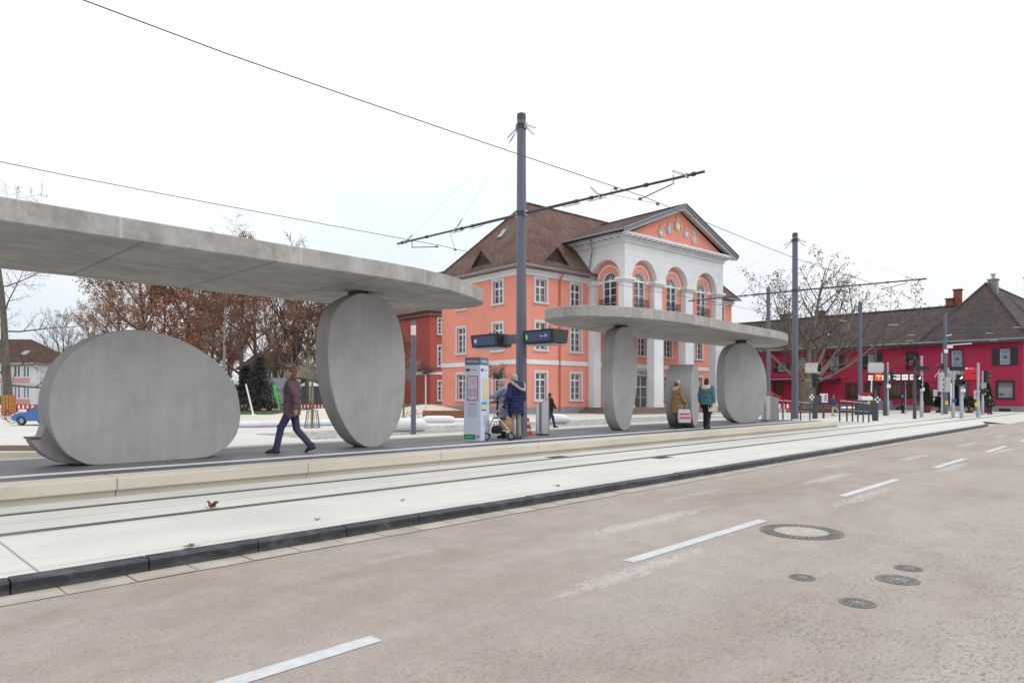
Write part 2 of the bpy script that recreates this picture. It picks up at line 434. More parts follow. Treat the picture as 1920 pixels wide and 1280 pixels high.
w = bpy.data.worlds.new('World'); sc.world = w; w.use_nodes = True
N, L = w.node_tree.nodes, w.node_tree.links
SUN_AZ, SUN_EL = rad(-62), rad(42)      # compass of the pale sun behind the cloud, from +X
sky = N.new('ShaderNodeTexSky'); sky.sky_type = 'NISHITA'; sky.sun_disc = False; sky.sun_elevation = SUN_EL; sky.sun_rotation = rad(90) - SUN_AZ
tc = N.new('ShaderNodeTexCoord'); sx = N.new('ShaderNodeSeparateXYZ'); L.new(tc.outputs['Generated'], sx.inputs[0])
el = N.new('ShaderNodeMapRange'); el.inputs['From Min'].default_value = 0; el.inputs['From Max'].default_value = 1; el.inputs['To Min'].default_value = 8.9; el.inputs['To Max'].default_value = 20.5
L.new(sx.outputs[2], el.inputs[0])
mp = N.new('ShaderNodeMapping'); mp.inputs['Scale'].default_value = (1, 1, 2.6); L.new(tc.outputs['Generated'], mp.inputs[0])
nz = N.new('ShaderNodeTexNoise'); nz.inputs['Scale'].default_value = 2.2; nz.inputs['Detail'].default_value = 7; nz.inputs['Roughness'].default_value = .55; nz.inputs['Distortion'].default_value = .4
L.new(mp.outputs[0], nz.inputs['Vector'])
cr = N.new('ShaderNodeValToRGB'); cr.color_ramp.elements[0].position = .36; cr.color_ramp.elements[1].position = .58
cr.color_ramp.elements[0].color = (.83, .915, 1, 1); cr.color_ramp.elements[1].color = (.975, .985, 1.0, 1)
L.new(nz.outputs['Fac'], cr.inputs[0])
mu = N.new('ShaderNodeVectorMath'); mu.operation = 'SCALE'; L.new(cr.outputs[0], mu.inputs[0]); L.new(el.outputs[0], mu.inputs['Scale'])
mx = N.new('ShaderNodeMix'); mx.data_type = 'RGBA'; mx.inputs[0].default_value = .92
L.new(sky.outputs[0], mx.inputs[6]); L.new(mu.outputs[0], mx.inputs[7])
bg = N['Background']; bg.inputs['Strength'].default_value = .1; L.new(mx.outputs[2], bg.inputs[0])

sd = bpy.data.lights.new('sun', 'SUN'); so = bpy.data.objects.new('sun', sd); COL.objects.link(so)
sd.energy = .8; sd.angle = rad(28); sd.color = (1, .975, .94)
d = V((cos(SUN_EL)*cos(SUN_AZ), cos(SUN_EL)*sin(SUN_AZ), sin(SUN_EL)))
so.rotation_euler = d.to_track_quat('Z', 'Y').to_euler(); so.location = d*60 + V((20, 20, 0))
sc.view_settings.view_transform = 'Standard'; sc.view_settings.look = 'None'; sc.view_settings.gamma = 1; sc.view_settings.use_curve_mapping = False
sc.view_settings.exposure = 0.0
# ================================================================== GROUND
ground = tag(MB().quad((-900,-900,-.03), (900,-900,-.03), (900,900,-.03), (-900,900,-.03), mat('far_ground', (.30, .29, .27), .9, .2, .3, world=True)).build('ground'), kind='structure')
road = tag(MB().quad((-60,-40,0), (52,-40,0), (52,8.4,0), (-60,8.4,0), mat_road()).build('road'), kind='structure')
M_mark = mat('road_paint', (.50, .505, .51), .6, .16, 7, world=True, bump=.3, bscale=150)
for k in range(-2, 9):
    x = -0.38 + k*5.69; m = MB()
    m.quad((x,3.58,.004), (x+2.9,3.58,.004), (x+2.9,3.71,.004), (x,3.71,.004), M_mark).build('lane_dash', road)
CREAM = (.555, .535, .495)
M_slab = mat_slab('pale_tram_concrete', CREAM, .4, [(0, 15.0, .413)], [(8.58, .20, .5, (.30, .24, .18)), (10.06, .20, .5, (.30, .24, .18)), (9.33, .05, .75, (.28, .27, .26)), (6.75, .10, .3, (.28, .24, .19))])
kb = [(x, 6.45 + .030*max(0, x-38.5)**2 + .12) for x in (-40, 38.5, 39.5, 40.5, 41.5, 42.5, 43.3, 44)]
tram = tag(MB().add([(x, y, .115) for x, y in kb] + [(44,19.4,.115), (-40,19.4,.115)], [tuple(range(len(kb)+2))], M_slab).build('tram_bed'), kind='structure')
M_plaza = mat_slab('pale_plaza_concrete', (.54, .515, .475), .3, [(0, 6.0, .2), (1, 6.0, .1)])
MB().quad((-40,19.4,.112), (44,19.4,.112), (44,24.9,.112), (-40,24.9,.112), M_plaza)
plaza = tag(MB().quad((-300,19.4,.108), (44,19.4,.108), (44,300,.108), (-300,300,.108), M_plaza).quad((44,7.35,.108), (110,7.35,.108), (110,300,.108), (44,300,.108), M_plaza).build('plaza'), kind='structure')
tag(MB().quad((11.5,20.05,.116), (43,20.05,.116), (43,24.4,.116), (11.5,24.4,.116), mat_cobble()).build('cobbled_strip'), kind='structure')
# crossing apron where the kerb runs out, and the pavement before the red house
tag(MB().add([(44.3,6.3,.004),(110,6.3,.004),(110,7.35,.106),(44.3,7.35,.106),(52,-40,.002),(110,-40,.002),(52,6.3,.004)], [(0,1,2,3),(4,5,1,6)], mat('pale_crossing_asphalt', (.50, .46, .42), .85, .14, .8, world=True, bump=.3, bscale=120)).build('crossing'), kind='structure')
# kerb: one line of black basalt stones with open joints
def kerb_pt(x):
    t = max(0, x - 38.5); return V((x, 6.45 + .030*t*t, 0))
m = MB(); M_k = mat_kerb(); x = -14.83
rk = random.Random(3)
while x < 44:
    a, b = kerb_pt(x + .004), kerb_pt(min(x + .991, 44.3)); dx = (b - a).normalized(); n = V((-dx.y, dx.x, 0)); h = .121 + rk.uniform(-.004, .004)
    if x > 41: h = .121 - (x-41)*.02
    prof = [(0, -.02), (0, h-.022), (.018, h-.002), (.14, h), (.14, -.02)]
    m.ext([a + n*p[0] + V((0,0,p[1])) for p in prof], b - a, M_k)
    x += .995
tag(m.build('kerb', None, 30, .006), kind='structure')
M_gut = mat('gutter_setts', (.36, .32, .27), .75, .25, 2.2, world=True, bump=.3, bscale=60)
m = MB(); x = -14.6
while x < 43:
    a, b = kerb_pt(x+.006), kerb_pt(x+.494); dx = (b-a).normalized(); n = V((dx.y, -dx.x, 0)); z = .005 + rk.uniform(0, .003)
    m.add([a+V((0,0,z)), a+n*.29+V((0,0,z)), b+n*.29+V((0,0,z)), b+V((0,0,z))], [(0,1,2,3)], M_gut); x += .5
tag(m.build('gutter'), kind='structure')
# rails: polished head plus dark flangeway, flush with the slab
M_rail = mat('rail_steel', (.16, .155, .15), .38, .2, 3, metal=.7, world=True, stretch=(.3, 4, 1)); M_groove = mat('flangeway', (.05, .045, .04), .9, .3, 5, world=True)
for y, sgn, lb in ((8.61, 1, 'grooved steel tram rail nearest the black kerb'), (10.035, -1, 'grooved steel tram rail along the cream platform edge'),
                   (16.25, 1, 'grooved steel tram rail close behind the platform'), (17.675, -1, 'grooved steel tram rail farthest back, beside the plaza')):
    m = MB(); m.bx(-38, 66, y-.031, y+.031, .05, .1195, M_rail); m.bx(-38, 66, *sorted((y+sgn*.031, y+sgn*.092)), .05, .1175, M_groove)
    m.bx(-38, 66, *sorted((y-sgn*.031, y-sgn*.066)), .05, .1172, mat('rail_sealant', (.09, .085, .085), .8, .3, 4, world=True))
    tag(m.build('tram_rail'), lb, 'rail', 'tram rails set in the pale slab')
M_iron = mat('cast_iron', (.10, .10, .105), .55, .3, 12, metal=.4, bump=.4, bscale=60)
for x, y, lb in ((12.05, 10.25, 'dark square rail drain cover beside the platform'), (13.6, 8.4, 'dark square rail drain cover on the kerb side of the track')):
    m = MB(); m.bx(x-.28, x+.28, y-.13, y+.13, .1, .1205, M_iron)
    for k in range(9): m.bx(x-.25+k*.058, x-.225+k*.058, y-.1, y+.1, .1, .1225, M_black)
    tag(m.build('drain_cover'), lb, 'drain cover')
# manholes
M_ring = mat('manhole_frame', (.165, .152, .142), .5, .35, 9, metal=.3, bump=.4, bscale=40)
M_fill = mat('manhole_concrete', (.36, .325, .29), .85, .18, 8, bump=.3, bscale=80)
t = thing('manhole_cover', 'large round manhole cover with a pale concrete centre in the road', 'manhole cover', (7.83, 3.03, 0))
m = MB(); m.lathe([(.445, -.02), (.445, .006), (.43, .007), (.43, .003), (.415, .003), (.415, .008), (.285, .008), (.285, -.02)], M_ring, 48)
for k in range(36):
    a = 2*pi*k/36
    for r in (.315, .35, .385): m.cb((r*cos(a), r*sin(a), .009), (.022, .026, .008), M_ring, a)
m.build('rim', t)
m = MB(); m.lathe([(.285, -.02), (.284, .006), (.0, .0075)], M_fill, 40, cap=False); m.build('lid', t)
for (x, y, r, lb) in ((5.87, 2.26, .105, 'smallest round iron valve cover, alone nearer the lane dashes'), (6.36, 1.66, .165, 'widest of the small iron valve covers, with two concentric rings'),
                      (6.84, 1.70, .115, 'small round iron valve cover just beyond the two-ringed one'), (5.44, 1.69, .125, 'small round iron valve cover lowest on the road, on a rusty patch')):
    m = MB(); m.lathe([(r, -.02), (r, .006), (r*.9, .007), (r*.88, .002), (r*.8, .002), (r*.78, .007), (r*.5, .008), (r*.48, .004), (r*.4, .004), (r*.38, .008), (0, .008)], M_ring, 32, cap=False)
    m.cb((0, 0, .009), (r*.3, r*.12, .006), M_galv)
    for k in range(12): a = 2*pi*k/12; m.cb((r*.64*cos(a), r*.64*sin(a), .009), (r*.2, r*.06, .006), M_ring, a)
    o = m.build('valve_cover'); o.location = (x, y, 0); tag(o, lb, 'valve cover', 'round iron valve covers in the road')
# fallen leaves
M_leafbr = mat('dry_leaf', (.12, .05, .022), .8, .35, 20, col2=(.24, .11, .05))
def leaf(p, s, rz, curl, lb):
    m = MB(); pts = []; k = 14
    for i in range(k):
        a = 2*pi*i/k; r = s*(1 if i % 2 == 0 else .52)*(.75 + .25*cos(a)); pts.append((r*cos(a), r*sin(a), curl*abs(sin(a))*s + .004))
    top = [(0, 0, .006)] + pts; m.add(top, [(0, 1+i, 1+(i+1) % k) for i in range(k)], M_leafbr); m.tube([(-s*.6,0,.01), (-s*1.3, .01, .02+curl*s*.3)], .003, M_leafbr, 4)
    o = m.build('fallen_leaf'); o.location = p; o.rotation_euler = (0, 0, rz); tag(o, lb, 'leaf', 'dry leaves blown over the slab and kerb')
leaf(gnd(397, 952, .12), .10, .6, .9, 'curled brown leaf standing on the near tram rail')
leaf(gnd(357, 1025, .125), .085, 2.2, .25, 'flat reddish brown leaf on the back of the kerb')
leaf(gnd(595, 974, .117), .06, 1.1, .35, 'small brown leaf on the pale slab between rail and kerb')
leaf(gnd(755, 938, .117), .055, 4.1, .3, 'small brown leaf lying out on the slab, in line with the info pillar')
leaf(gnd(1045, 911, .117), .06, 5, .3, 'small brown leaf on the slab near the litter bin side')

# ================================================================== PLATFORM
M_block = mat_slab('cream_cast_stone', (.55, .50, .42), .4); M_pave = mat_pavers('dark_platform_pavers', (.145, .146, .155), .9, .45); M_lite = mat('white_tactile_strip', (.66, .66, .66), .7, .08, 6, world=True)
M_band = mat('dark_guide_band', (.10, .10, .115), .6, .2, 4, world=True)
platform = tag(MB().bx(-16, 32, 12.08, 14.95, .02, .378, M_pave).build('platform'), kind='structure')
m = MB(); x = -14.77
while x < 31.9:
    x1 = min(x+2.962, 32); m.bx(x, x1, 10.72, 11.28, .205, .381, M_block); m.bx(x, x1, 10.79, 11.27, .02, .205, M_block)
    m.bx(x, x1, 14.95, 15.48, .02, .381, M_block); x += 2.97
m.build('edge_block', platform, None, .012)
MB().bx(-16, 32, 11.28, 11.82, .02, .379, M_band).build('dark_band', platform)
MB().bx(-16, 32, 11.82, 12.08, .02, .382, M_lite).build('guide_strip', platform)
MB().bx(-16, 32, 13.32, 13.37, .3, .3795, M_black).build('drain_slot', platform)
MB().ext([(32,11.3,.02), (32,11.3,.379), (38.6,11.3,.116), (38.6,11.3,.02)], (0, 3.6, 0), mat('ramp_paving', (.50, .485, .46), .75, .12, 1.5, world=True)).build('ramp', platform)

# ================================================================== CONCRETE PEBBLES AND CANOPIES
D1 = [(-1.33,1.43),(-1.29,1.71),(-1.16,2.06),(-.93,2.32),(-.66,2.52),(-.38,2.63),(-.09,2.67),(.23,2.66),(.58,2.58),(.95,2.42),(1.32,2.18),(1.55,1.93),(1.71,1.65),(1.78,1.26),(1.76,.98),(1.67,.74),(1.48,.54),(1.22,.41),(.95,.38),(.11,.375),(-.48,.375),(-.74,.39),(-.93,.47),(-1.11,.62),(-1.24,.84),(-1.32,1.11)]
D2 = [(-.14,3.78),(-.48,3.60),(-.69,3.40),(-.83,3.08),(-.9,2.62),(-.89,2.24),(-.83,1.75),(-.69,1.28),(-.48,.87),(-.23,.56),(.02,.41),(.24,.375),(.44,.40),(.66,.54),(.87,.8),(1.02,1.12),(1.11,1.64),(1.13,2.31),(1.07,2.83),(.95,3.26),(.75,3.57),(.47,3.73),(.13,3.79)]
D3 = [(-.12,3.78),(-.39,3.65),(-.55,3.40),(-.63,2.89),(-.68,1.96),(-.64,1.34),(-.49,.79),(-.22,.45),(0,.375),(.15,.40),(.33,.56),(.51,1.09),(.69,1.66),(.75,2.25),(.69,2.95),(.54,3.48),(.33,3.72),(.1,3.80)]
D5 = [(-.38,3.72),(-.82,3.54),(-1.09,3.17),(-1.2,2.66),(-1.22,2.12),(-1.2,1.44),(-1.04,.93),(-.78,.57),(-.42,.39),(-.1,.375),(.22,.39),(.63,.54),(.91,.87),(1.07,1.3),(1.12,1.87),(1.05,2.51),(.82,3.07),(.49,3.50),(.11,3.70)]
D4 = [(1.27*cos(a)*(1.0 if sin(a) > 0 else .96), 1.52 + 1.14*sin(a)) for a in [2*pi*k/20 for k in range(20)]]
def pebble(outline, loc, yaw, t, label, top=None):
    r = thing('concrete_support', label, 'concrete support', loc, yaw, 'concrete pebble slabs of the tram stop')
    MB().ext([(x, 0, z) for x, z in smooth_closed(outline, 5)], (0, t, 0), M_conc).build('slab', r, 38, .022, 3)
    xb = sum(x for x, z in outline if z < .43)/max(1, sum(1 for x, z in outline if z < .43))
    MB().bx(xb-.22, xb+.22, .06, t-.06, .376, .40, M_black).build('contact_shade', r)  # black strip added as contact shade under the slab's foot
    if top: MB().bx(top-.13, top+.13, .06, t-.05, 3.70, 3.865, M_black).build('bearing_pad', r)
    return r
p1 = pebble(D1, (4, 12.85, 0), 0, .73, 'widest concrete pebble slab, lying low with a wooden ledge at its end')
m = MB(); led = [(-1.50,.835),(-1.50,.80),(-1.42,.67),(-1.28,.53),(-1.1,.43),(-.8,.38),(-.7,.5),(-1.0,1.0),(-1.27,1.2),(-1.31,1.08),(-1.36,.90),(-1.39,.855),(-1.42,.835)]
m.ext([(x, .30, z) for x, z in led], (0, .428, 0), M_conc); m.build('ledge', p1, 30, .012)
MB().bx(-1.53, -1.38, .29, .73, .836, .866, M_wood).build('seat_board', p1)
pebble(D2, (8.56, 12.85, 0), 0, .52, 'tall oval slab holding up the near canopy', .02)
pebble(D3, (18.76, 13.0, 0), 0, .45, 'narrow tall oval slab under the start of the far canopy', .1)
P4 = at(1303, 24.9)
pebble(D4, (P4.x+.05, P4.y, 0), rad(22), .9, 'low thick slab seen nearly edge-on beneath the far canopy')
pebble(D5, (27.57, 12.93, 0), rad(-22), .47, 'broad oval slab at the far end, beside the ticket machine', -.1)
C1 = [(-5,12.6),(-4.5,11.6),(-3,11.25),(0,11.2),(2.8,11.2),(8.0,11.22),(9.5,11.42),(10.35,11.68),(11.03,12.0),(11.8,12.45),(12.12,12.85),(12.22,13.3),(12.12,13.95),(11.75,14.5),(10.8,14.98),(9.07,15.36),(3.8,15.43),(0,15.4),(-3,15.2),(-4.6,14.3)]
C2 = [(16.1,14.18),(15.77,13.72),(15.65,13.07),(15.9,12.46),(16.43,12.04),(17.34,11.65),(18.8,11.36),(20.3,11.34),(22.6,11.48),(25.0,11.62),(27.5,11.68),(29.45,12.0),(31.0,12.62),(32.25,13.4),(32.6,14.3),(31.8,15.1),(30,15.4),(27.3,15.45),(24.1,15.5),(19.5,15.16),(18.34,15.0),(17.2,14.74)]
for nm, poly, lb in (('canopy', C1, 'long flat concrete canopy with rounded end over the near waiting area'), ('canopy', C2, 'bean shaped concrete canopy on oval slabs in front of the town hall')):
    c = V((sum(p[0] for p in poly)/len(poly), sum(p[1] for p in poly)/len(poly)))
    o = MB().prism([(x-c.x, y-c.y) for x, y in smooth_closed(poly, 6)], 3.86, 4.19, M_canopy).build(nm, None, 35, .018, 2)
    o.location = (c.x, c.y, 0); tag(o, lb, 'canopy', 'concrete canopies of the tram stop')
# weeds that grow on the near canopy
rg = random.Random(5); m = MB(); M_weed = mat('dry_weed', (.16, .14, .08), .9, .3, 9)
for (px, k) in ((678, 3), (725, 7), (745, 4), (815, 5), (560, 3), (600, 3)):
    for i in range(k):
        a_ = (px + rg.uniform(-7, 7) - 960)/FC; y_ = 12.6 + rg.uniform(0, .8); b = V((y_*(cT+a_*sT)/(sT-a_*cT), y_, 0)); h = rg.uniform(.08, .26)
        m.tube([b+V((0,0,4.18)), b+V((rg.uniform(-.03,.03), rg.uniform(-.03,.03), 4.18+h*.6)), b+V((rg.uniform(-.08,.08), rg.uniform(-.08,.08), 4.18+h))], [.004, .003, .0015], M_weed, 4)
tag(m.build('weeds'), kind='stuff')

# ================================================================== CATENARY MASTS AND WIRES
M_ins = mat('insulator_grey', (.45, .45, .44), .4, 0)
def yat(px, X): a = (px-960)/FC; return X*(sT-a*cT)/(cT+a*sT)
def mast(loc, label, lab2=True):
    t = thing('catenary_mast', label, 'mast', loc, 0, 'dark grey catenary masts')
    MB().lathe([(.19,0), (.19,.03), (.158,.035), (.156,1.5)], M_mast, 28).build('base_section', t, 40)
    m = MB(); m.lathe([(.146,1.5), (.146,1.515), (.152,1.52), (.124,8.9)], M_mast, 28); m.build('shaft', t, 40)
    MB().lathe([(.128,8.88), (.128,9.0), (.12,9.05), (.0,9.055)], M_dark, 28, cap=False).build('cap', t, 40)
    m = MB()
    for zs in ((8.62, 8.72), (6.18, 6.30)):
        m = MB(); z = zs[0]; r_ = .128 if z > 8 else .136
        m.lathe([(r_, z), (.15, z+.01), (.15, z+.035), (r_, z+.04), (r_, z+.105), (.15, z+.11), (.15, z+.135), (r_, z+.145)], M_dark, 24)
        for s in (-1, 1): m.cb((0, s*.17, z+.07), (.07, .07, .16), M_galv)
        m.build('clamp', t)
    X = 13.95; yl, yr = yat(745, X) - 13.15, yat(1321, X) - 13.15
    for y0, y1, z0, z1 in ((-.16, yr, 6.245, 6.16), (.16, yl, 6.245, 6.30)):
        s = 1 if y1 > 0 else -1; L_ = abs(y1); f = lambda q: (0, y0 + (y1-y0)*q, z0 + (z1-z0)*q)
        m = MB(); m.tube([f(0), f(.33)], .040, M_dark, 12); m.tube([f(.33), f(1)], .031, M_dark, 12)
        for q in (.33, .42, .95, .72): m.tube([f(q-.008), f(q+.008)], .05, M_dark, 10)
        m.build('bracket_arm', t, 40)
        m = MB()    # insulating loops and hangers
        for q in (.30, .45): p = V(f(q)); m.tube([p+V((0,-.28*s,0)), p+V((0,-.28*s,-.07)), p+V((0,.28*s,-.08)), p+V((0,.28*s,0))], .013, M_ins, 6)
        m.build('insulator', t)
        # steady arm that pulls the contact wire
        yw = (9.3 if s < 0 else 17.0) - 13.15; p = V((0, y1*.86, 6.2)); m = MB()
        m.tube([p+V((0,0,.06)), p+V((0,0,-.16))], .02, M_ins, 8); m.tube([p+V((0,0,-.14)), (.12, yw+s*.05, 5.93)], .014, M_dark, 8)
        m.cb((.12, yw, 5.93), (.07, .05, .05), M_dark); m.tube([f(.52), (-.9, yw, 5.99)], .006, M_wire, 5); m.tube([f(.52), (.9, yw, 5.96)], .006, M_wire, 5)
        for xx in (-.9, .9): m.cb((xx, yw, 5.955), (.1, .035, .05), M_dark)
        m.build('steady_arm', t)
        for q, zt in ((.92, 8.70), (.47, 8.64)):
            a_, b_ = V((0, s*.17, zt)), V(f(q)); m = MB(); m.tube([a_, b_], .0035, mat('stay_wire', (.42, .43, .45), .5, 0), 5)
            dd = (b_-a_).normalized()
            for e_, k in ((a_, 1), (b_, -1)):
                for w_ in (-.022, .022): m.tube([e_ + dd*k*.05, e_ + dd*k*.16 + V((0, 0, w_)), e_ + dd*k*.34 + V((0, 0, w_)), e_ + dd*k*.44], .009, M_galv, 5)
            m.cb(b_, (.09, .05, .1), M_galv); m.build('stay', t)
    return t
mast0 = mast((13.95, 13.15, .376), 'tall catenary mast in the middle of the platform, behind the elderly couple')
dup(mast0, (33.5, 13.25, .376), 0, 'tall catenary mast at the far end of the platform, before the plane tree')
for y, lb in ((9.3, 'tram contact wire over the near track'), (17.0, 'tram contact wire over the far track behind the platform')):
    pts = []
    for k in range(-16, 121, 2): u = ((k - 13.95) % 19.55)/19.55; pts.append((k, y + .12*(1 - abs(2*u-1)*2), 6.33 - .06*sin(pi*u)))
    tag(MB().tube(pts, .0085, M_wire, 6).build('contact_wire'), lb, 'contact wire', 'contact wires above the tram tracks')
def pole(name, p, h, r, label, cat, group=None, m_=None, foot=1.0, parent_only=False):
    t = thing(name, label, cat, p, 0, group); mm = m_ or M_mast
    MB().lathe([(r*1.3,0), (r*1.3,foot), (r,foot+.04), (r*.9,h), (0,h+.01)], mm, 18, cap=False).build('shaft', t, 40); return t
m3 = pole('catenary_mast', (47.8, 20.8, .11), 9.1, .15, 'catenary mast standing behind the broad oval slab', 'mast', 'dark grey catenary masts')
m4 = pole('catenary_mast', (56.52, 17.36, .11), 8.55, .15, 'catenary mast in front of the red house, next to the round-cornered mirror', 'mast', 'dark grey catenary masts')
m5 = pole('catenary_mast', (59.37, 12.31, .11), 7.5, .15, 'catenary mast with a camera, before the restaurant door', 'mast', 'dark grey catenary masts')
m = MB(); m.tube([(-.1,-.1,5.85), (-.25,-.45,5.9)], .04, M_white, 8); m.build('bracket', m5)
m = MB(); m.cb((-.2,-.35,5.0-.0), (.16,.36,.16), M_white, .5); m.tube([(0,-.1,5.15),(-.1,-1.7,5.2)], .035, M_white, 8); m.cb((-.15,-.1,4.7), (.2,.2,.28), M_white); m.build('camera', m5)
def span(a, b, sag, lb, fit=()):
    pts = [V(a)*(1-t/14) + V(b)*(t/14) - V((0,0,sag*4*(t/14)*(1-t/14))) for t in range(15)]
    m = MB(); m.tube(pts, .013, M_wire, 5)
    for q in fit:
        p = V(a)*(1-q) + V(b)*q - V((0,0,sag*4*q*(1-q))); dd = (V(b)-V(a)).normalized(); m.tube([p-dd*.35, p-dd*.3+V((0,0,.05)), p+dd*.3+V((0,0,.05)), p+dd*.35], .022, M_ins, 5)
    tag(m.build('span_wire'), lb, 'span wire', 'cross wires strung between the far masts')
span((47.8,20.8,7.6), (56.52,17.36,7.1), .1, 'short cross wire from the mast behind the oval slab to the next mast', (.8,))
span((56.52,17.36,7.0), (59.37,12.31,6.9), .12, 'upper cross wire between the two masts before the red house', (.4,))
span((56.52,17.36,6.2), (71.4,9.4,6.9), .2, 'long cross wire from mast to the red house eaves, upper of two', (.3, .8))
span((56.52,17.36,5.8), (71.4,7.5,6.2), .2, 'long cross wire from mast to the red house eaves, lower of two', (.25, .7))
span((59.37,12.31,6.6), (71.4,5.2,7.2), .15, 'cross wire leading out of the picture from the camera mast', (.5,))
span((33.5,13.25,6.3), (47.8,20.8,7.0), .15, 'cross wire running back from the platform mast', (.6,))

# ================================================================== PLATFORM FURNITURE
M_screen = mat('departure_screen', lin((22, 36, 72)), .15, .15, 3, emit=lin((40, 60, 108)), es=.38, spec=.6)
M_scr_tx = mat('screen_text', (.6, .65, .75), .4, 0, emit=lin((150, 170, 205)), es=.5)
M_scr_gr = mat('screen_green', (.2, .6, .1), .4, 0, emit=lin((90, 190, 60)), es=.6)
def display(y0, y1, s, label, busy):
    t = thing('departure_display', label, 'display', (13.95, 13.15, 3.1), 0, 'departure displays on the platform mast')
    yc = (y0+y1)/2; hw = abs(y1-y0)/2
    m = MB(); sec = [(-.26,-.16), (-.32,.20), (.32,.20), (.26,-.16)]
    m.ext([(x, yc-hw, z) for x, z in sec], (0, 2*hw, 0), mat('display_housing', (.022, .023, .026), .5, .1, 4))
    m.bx(-.06, .06, *sorted((s*.13, yc - s*hw)), -.1, .16, M_mast); m.cb((0, yc, -.19), (.5, hw*1.8, .03), M_galv)
    for q in (-.25, .25): m.tube([(q*.6, yc+q, .2), (q*.6, yc+q, .29), (q*.6+.1, yc+q, .29)], .014, M_black, 6)
    m.build('housing', t, None, .008)
    for f in (-1, 1):
        A = atan2(.06, .36)
        T = TR(f*.293, yc, .02) @ RZ(rad(-90) if f < 0 else rad(90)) @ RX(rad(90) + A)
        b = MB(); b.T = T; b.bx(-hw, hw, -.185, .185, 0, .012, M_black); fr = b.build('bezel', t)
        b = MB(); b.T = T; b.bx(-hw*.84, hw*.84, -.125, .125, .012, .015, M_screen)
        if busy:
            b.text('6', .10, M_scr_tx, TR(hw*.2, .01, .017), .001); b.text('20', .10, M_scr_tx, TR(hw*.52, .01, .017), .001); b.bx(hw*.27, hw*.38, -.005, .005, .015, .017, M_scr_tx); b.bx(-hw*.5, -hw*.15, -.008, .012, .015, .0165, mat('dim_text', lin((60, 80, 130)), .4, 0)); b.bx(-hw*.82, -hw*.72, -.06, .06, .015, .017, M_scr_gr)
        else:
            b.torus((-hw*.66, 0, .016), .05, .008, M_scr_tx, 'Z', 20, 6); b.bx(-hw*.69, -hw*.63, -.03, .03, .015, .017, M_scr_tx)
            for q in range(2): b.bx(-hw*.45, hw*.3, .03-q*.06, .042-q*.06, .015, .0165, mat('dim_text', lin((60, 80, 130)), .4, 0))
        b.build('screen', fr)
    return t
display(1.75, .66, 1, 'departure display left of the mast, its blue screen nearly blank', False)
display(-.36, -1.43, -1, 'departure display right of the mast, with times on its blue screen', True)

# info pillar
t = thing('info_pillar', 'white square stop information pillar with grey header and green foot stripe', 'info pillar', at(894, 17.75) + V((0,0,.376)), rad(-71))
M_pil = mat('pillar_white', lin((205, 210, 228)), .4, .04, 2); M_hd = mat('pillar_header', lin((98, 108, 124)), .45, .05, 3); M_tx = mat('ink', (.06, .07, .09), .6, 0); M_gr = mat('pillar_green', lin((40, 140, 80)), .45, .05, 4); M_teal = mat('logo_teal', lin((40, 90, 110)), .5, 0); M_pos = mat('poster_red', lin((150, 45, 80)), .5, 0)
M_post = mat('timetable_paper', lin((205, 190, 208)), .6, .06, 8); M_map = mat('map_paper', lin((205, 200, 160)), .6, .12, 9); M_lt = mat('header_lettering', (.78, .8, .82), .5, 0); M_grl = mat('fine_print', lin((140, 145, 165)), .6, 0)
wd, H_ = .24, 2.14
m = MB(); b0, b1 = wd*1.06, wd*.93
m.add([(-b0,-b0,0),(b0,-b0,0),(b0,b0,0),(-b0,b0,0),(-b1,-b1,H_-.2),(b1,-b1,H_-.2),(b1,b1,H_-.2),(-b1,b1,H_-.2)], [(0,3,2,1),(4,5,6,7),(0,1,5,4),(1,2,6,5),(2,3,7,6),(3,0,4,7)], M_pil); m.build('body', t, None, .006)
MB().bx(-b1-.004, b1+.004, -b1-.004, b1+.004, H_-.2, H_, M_hd).build('header', t, None, .006)
SL = atan2(b0-b1, H_-.2)
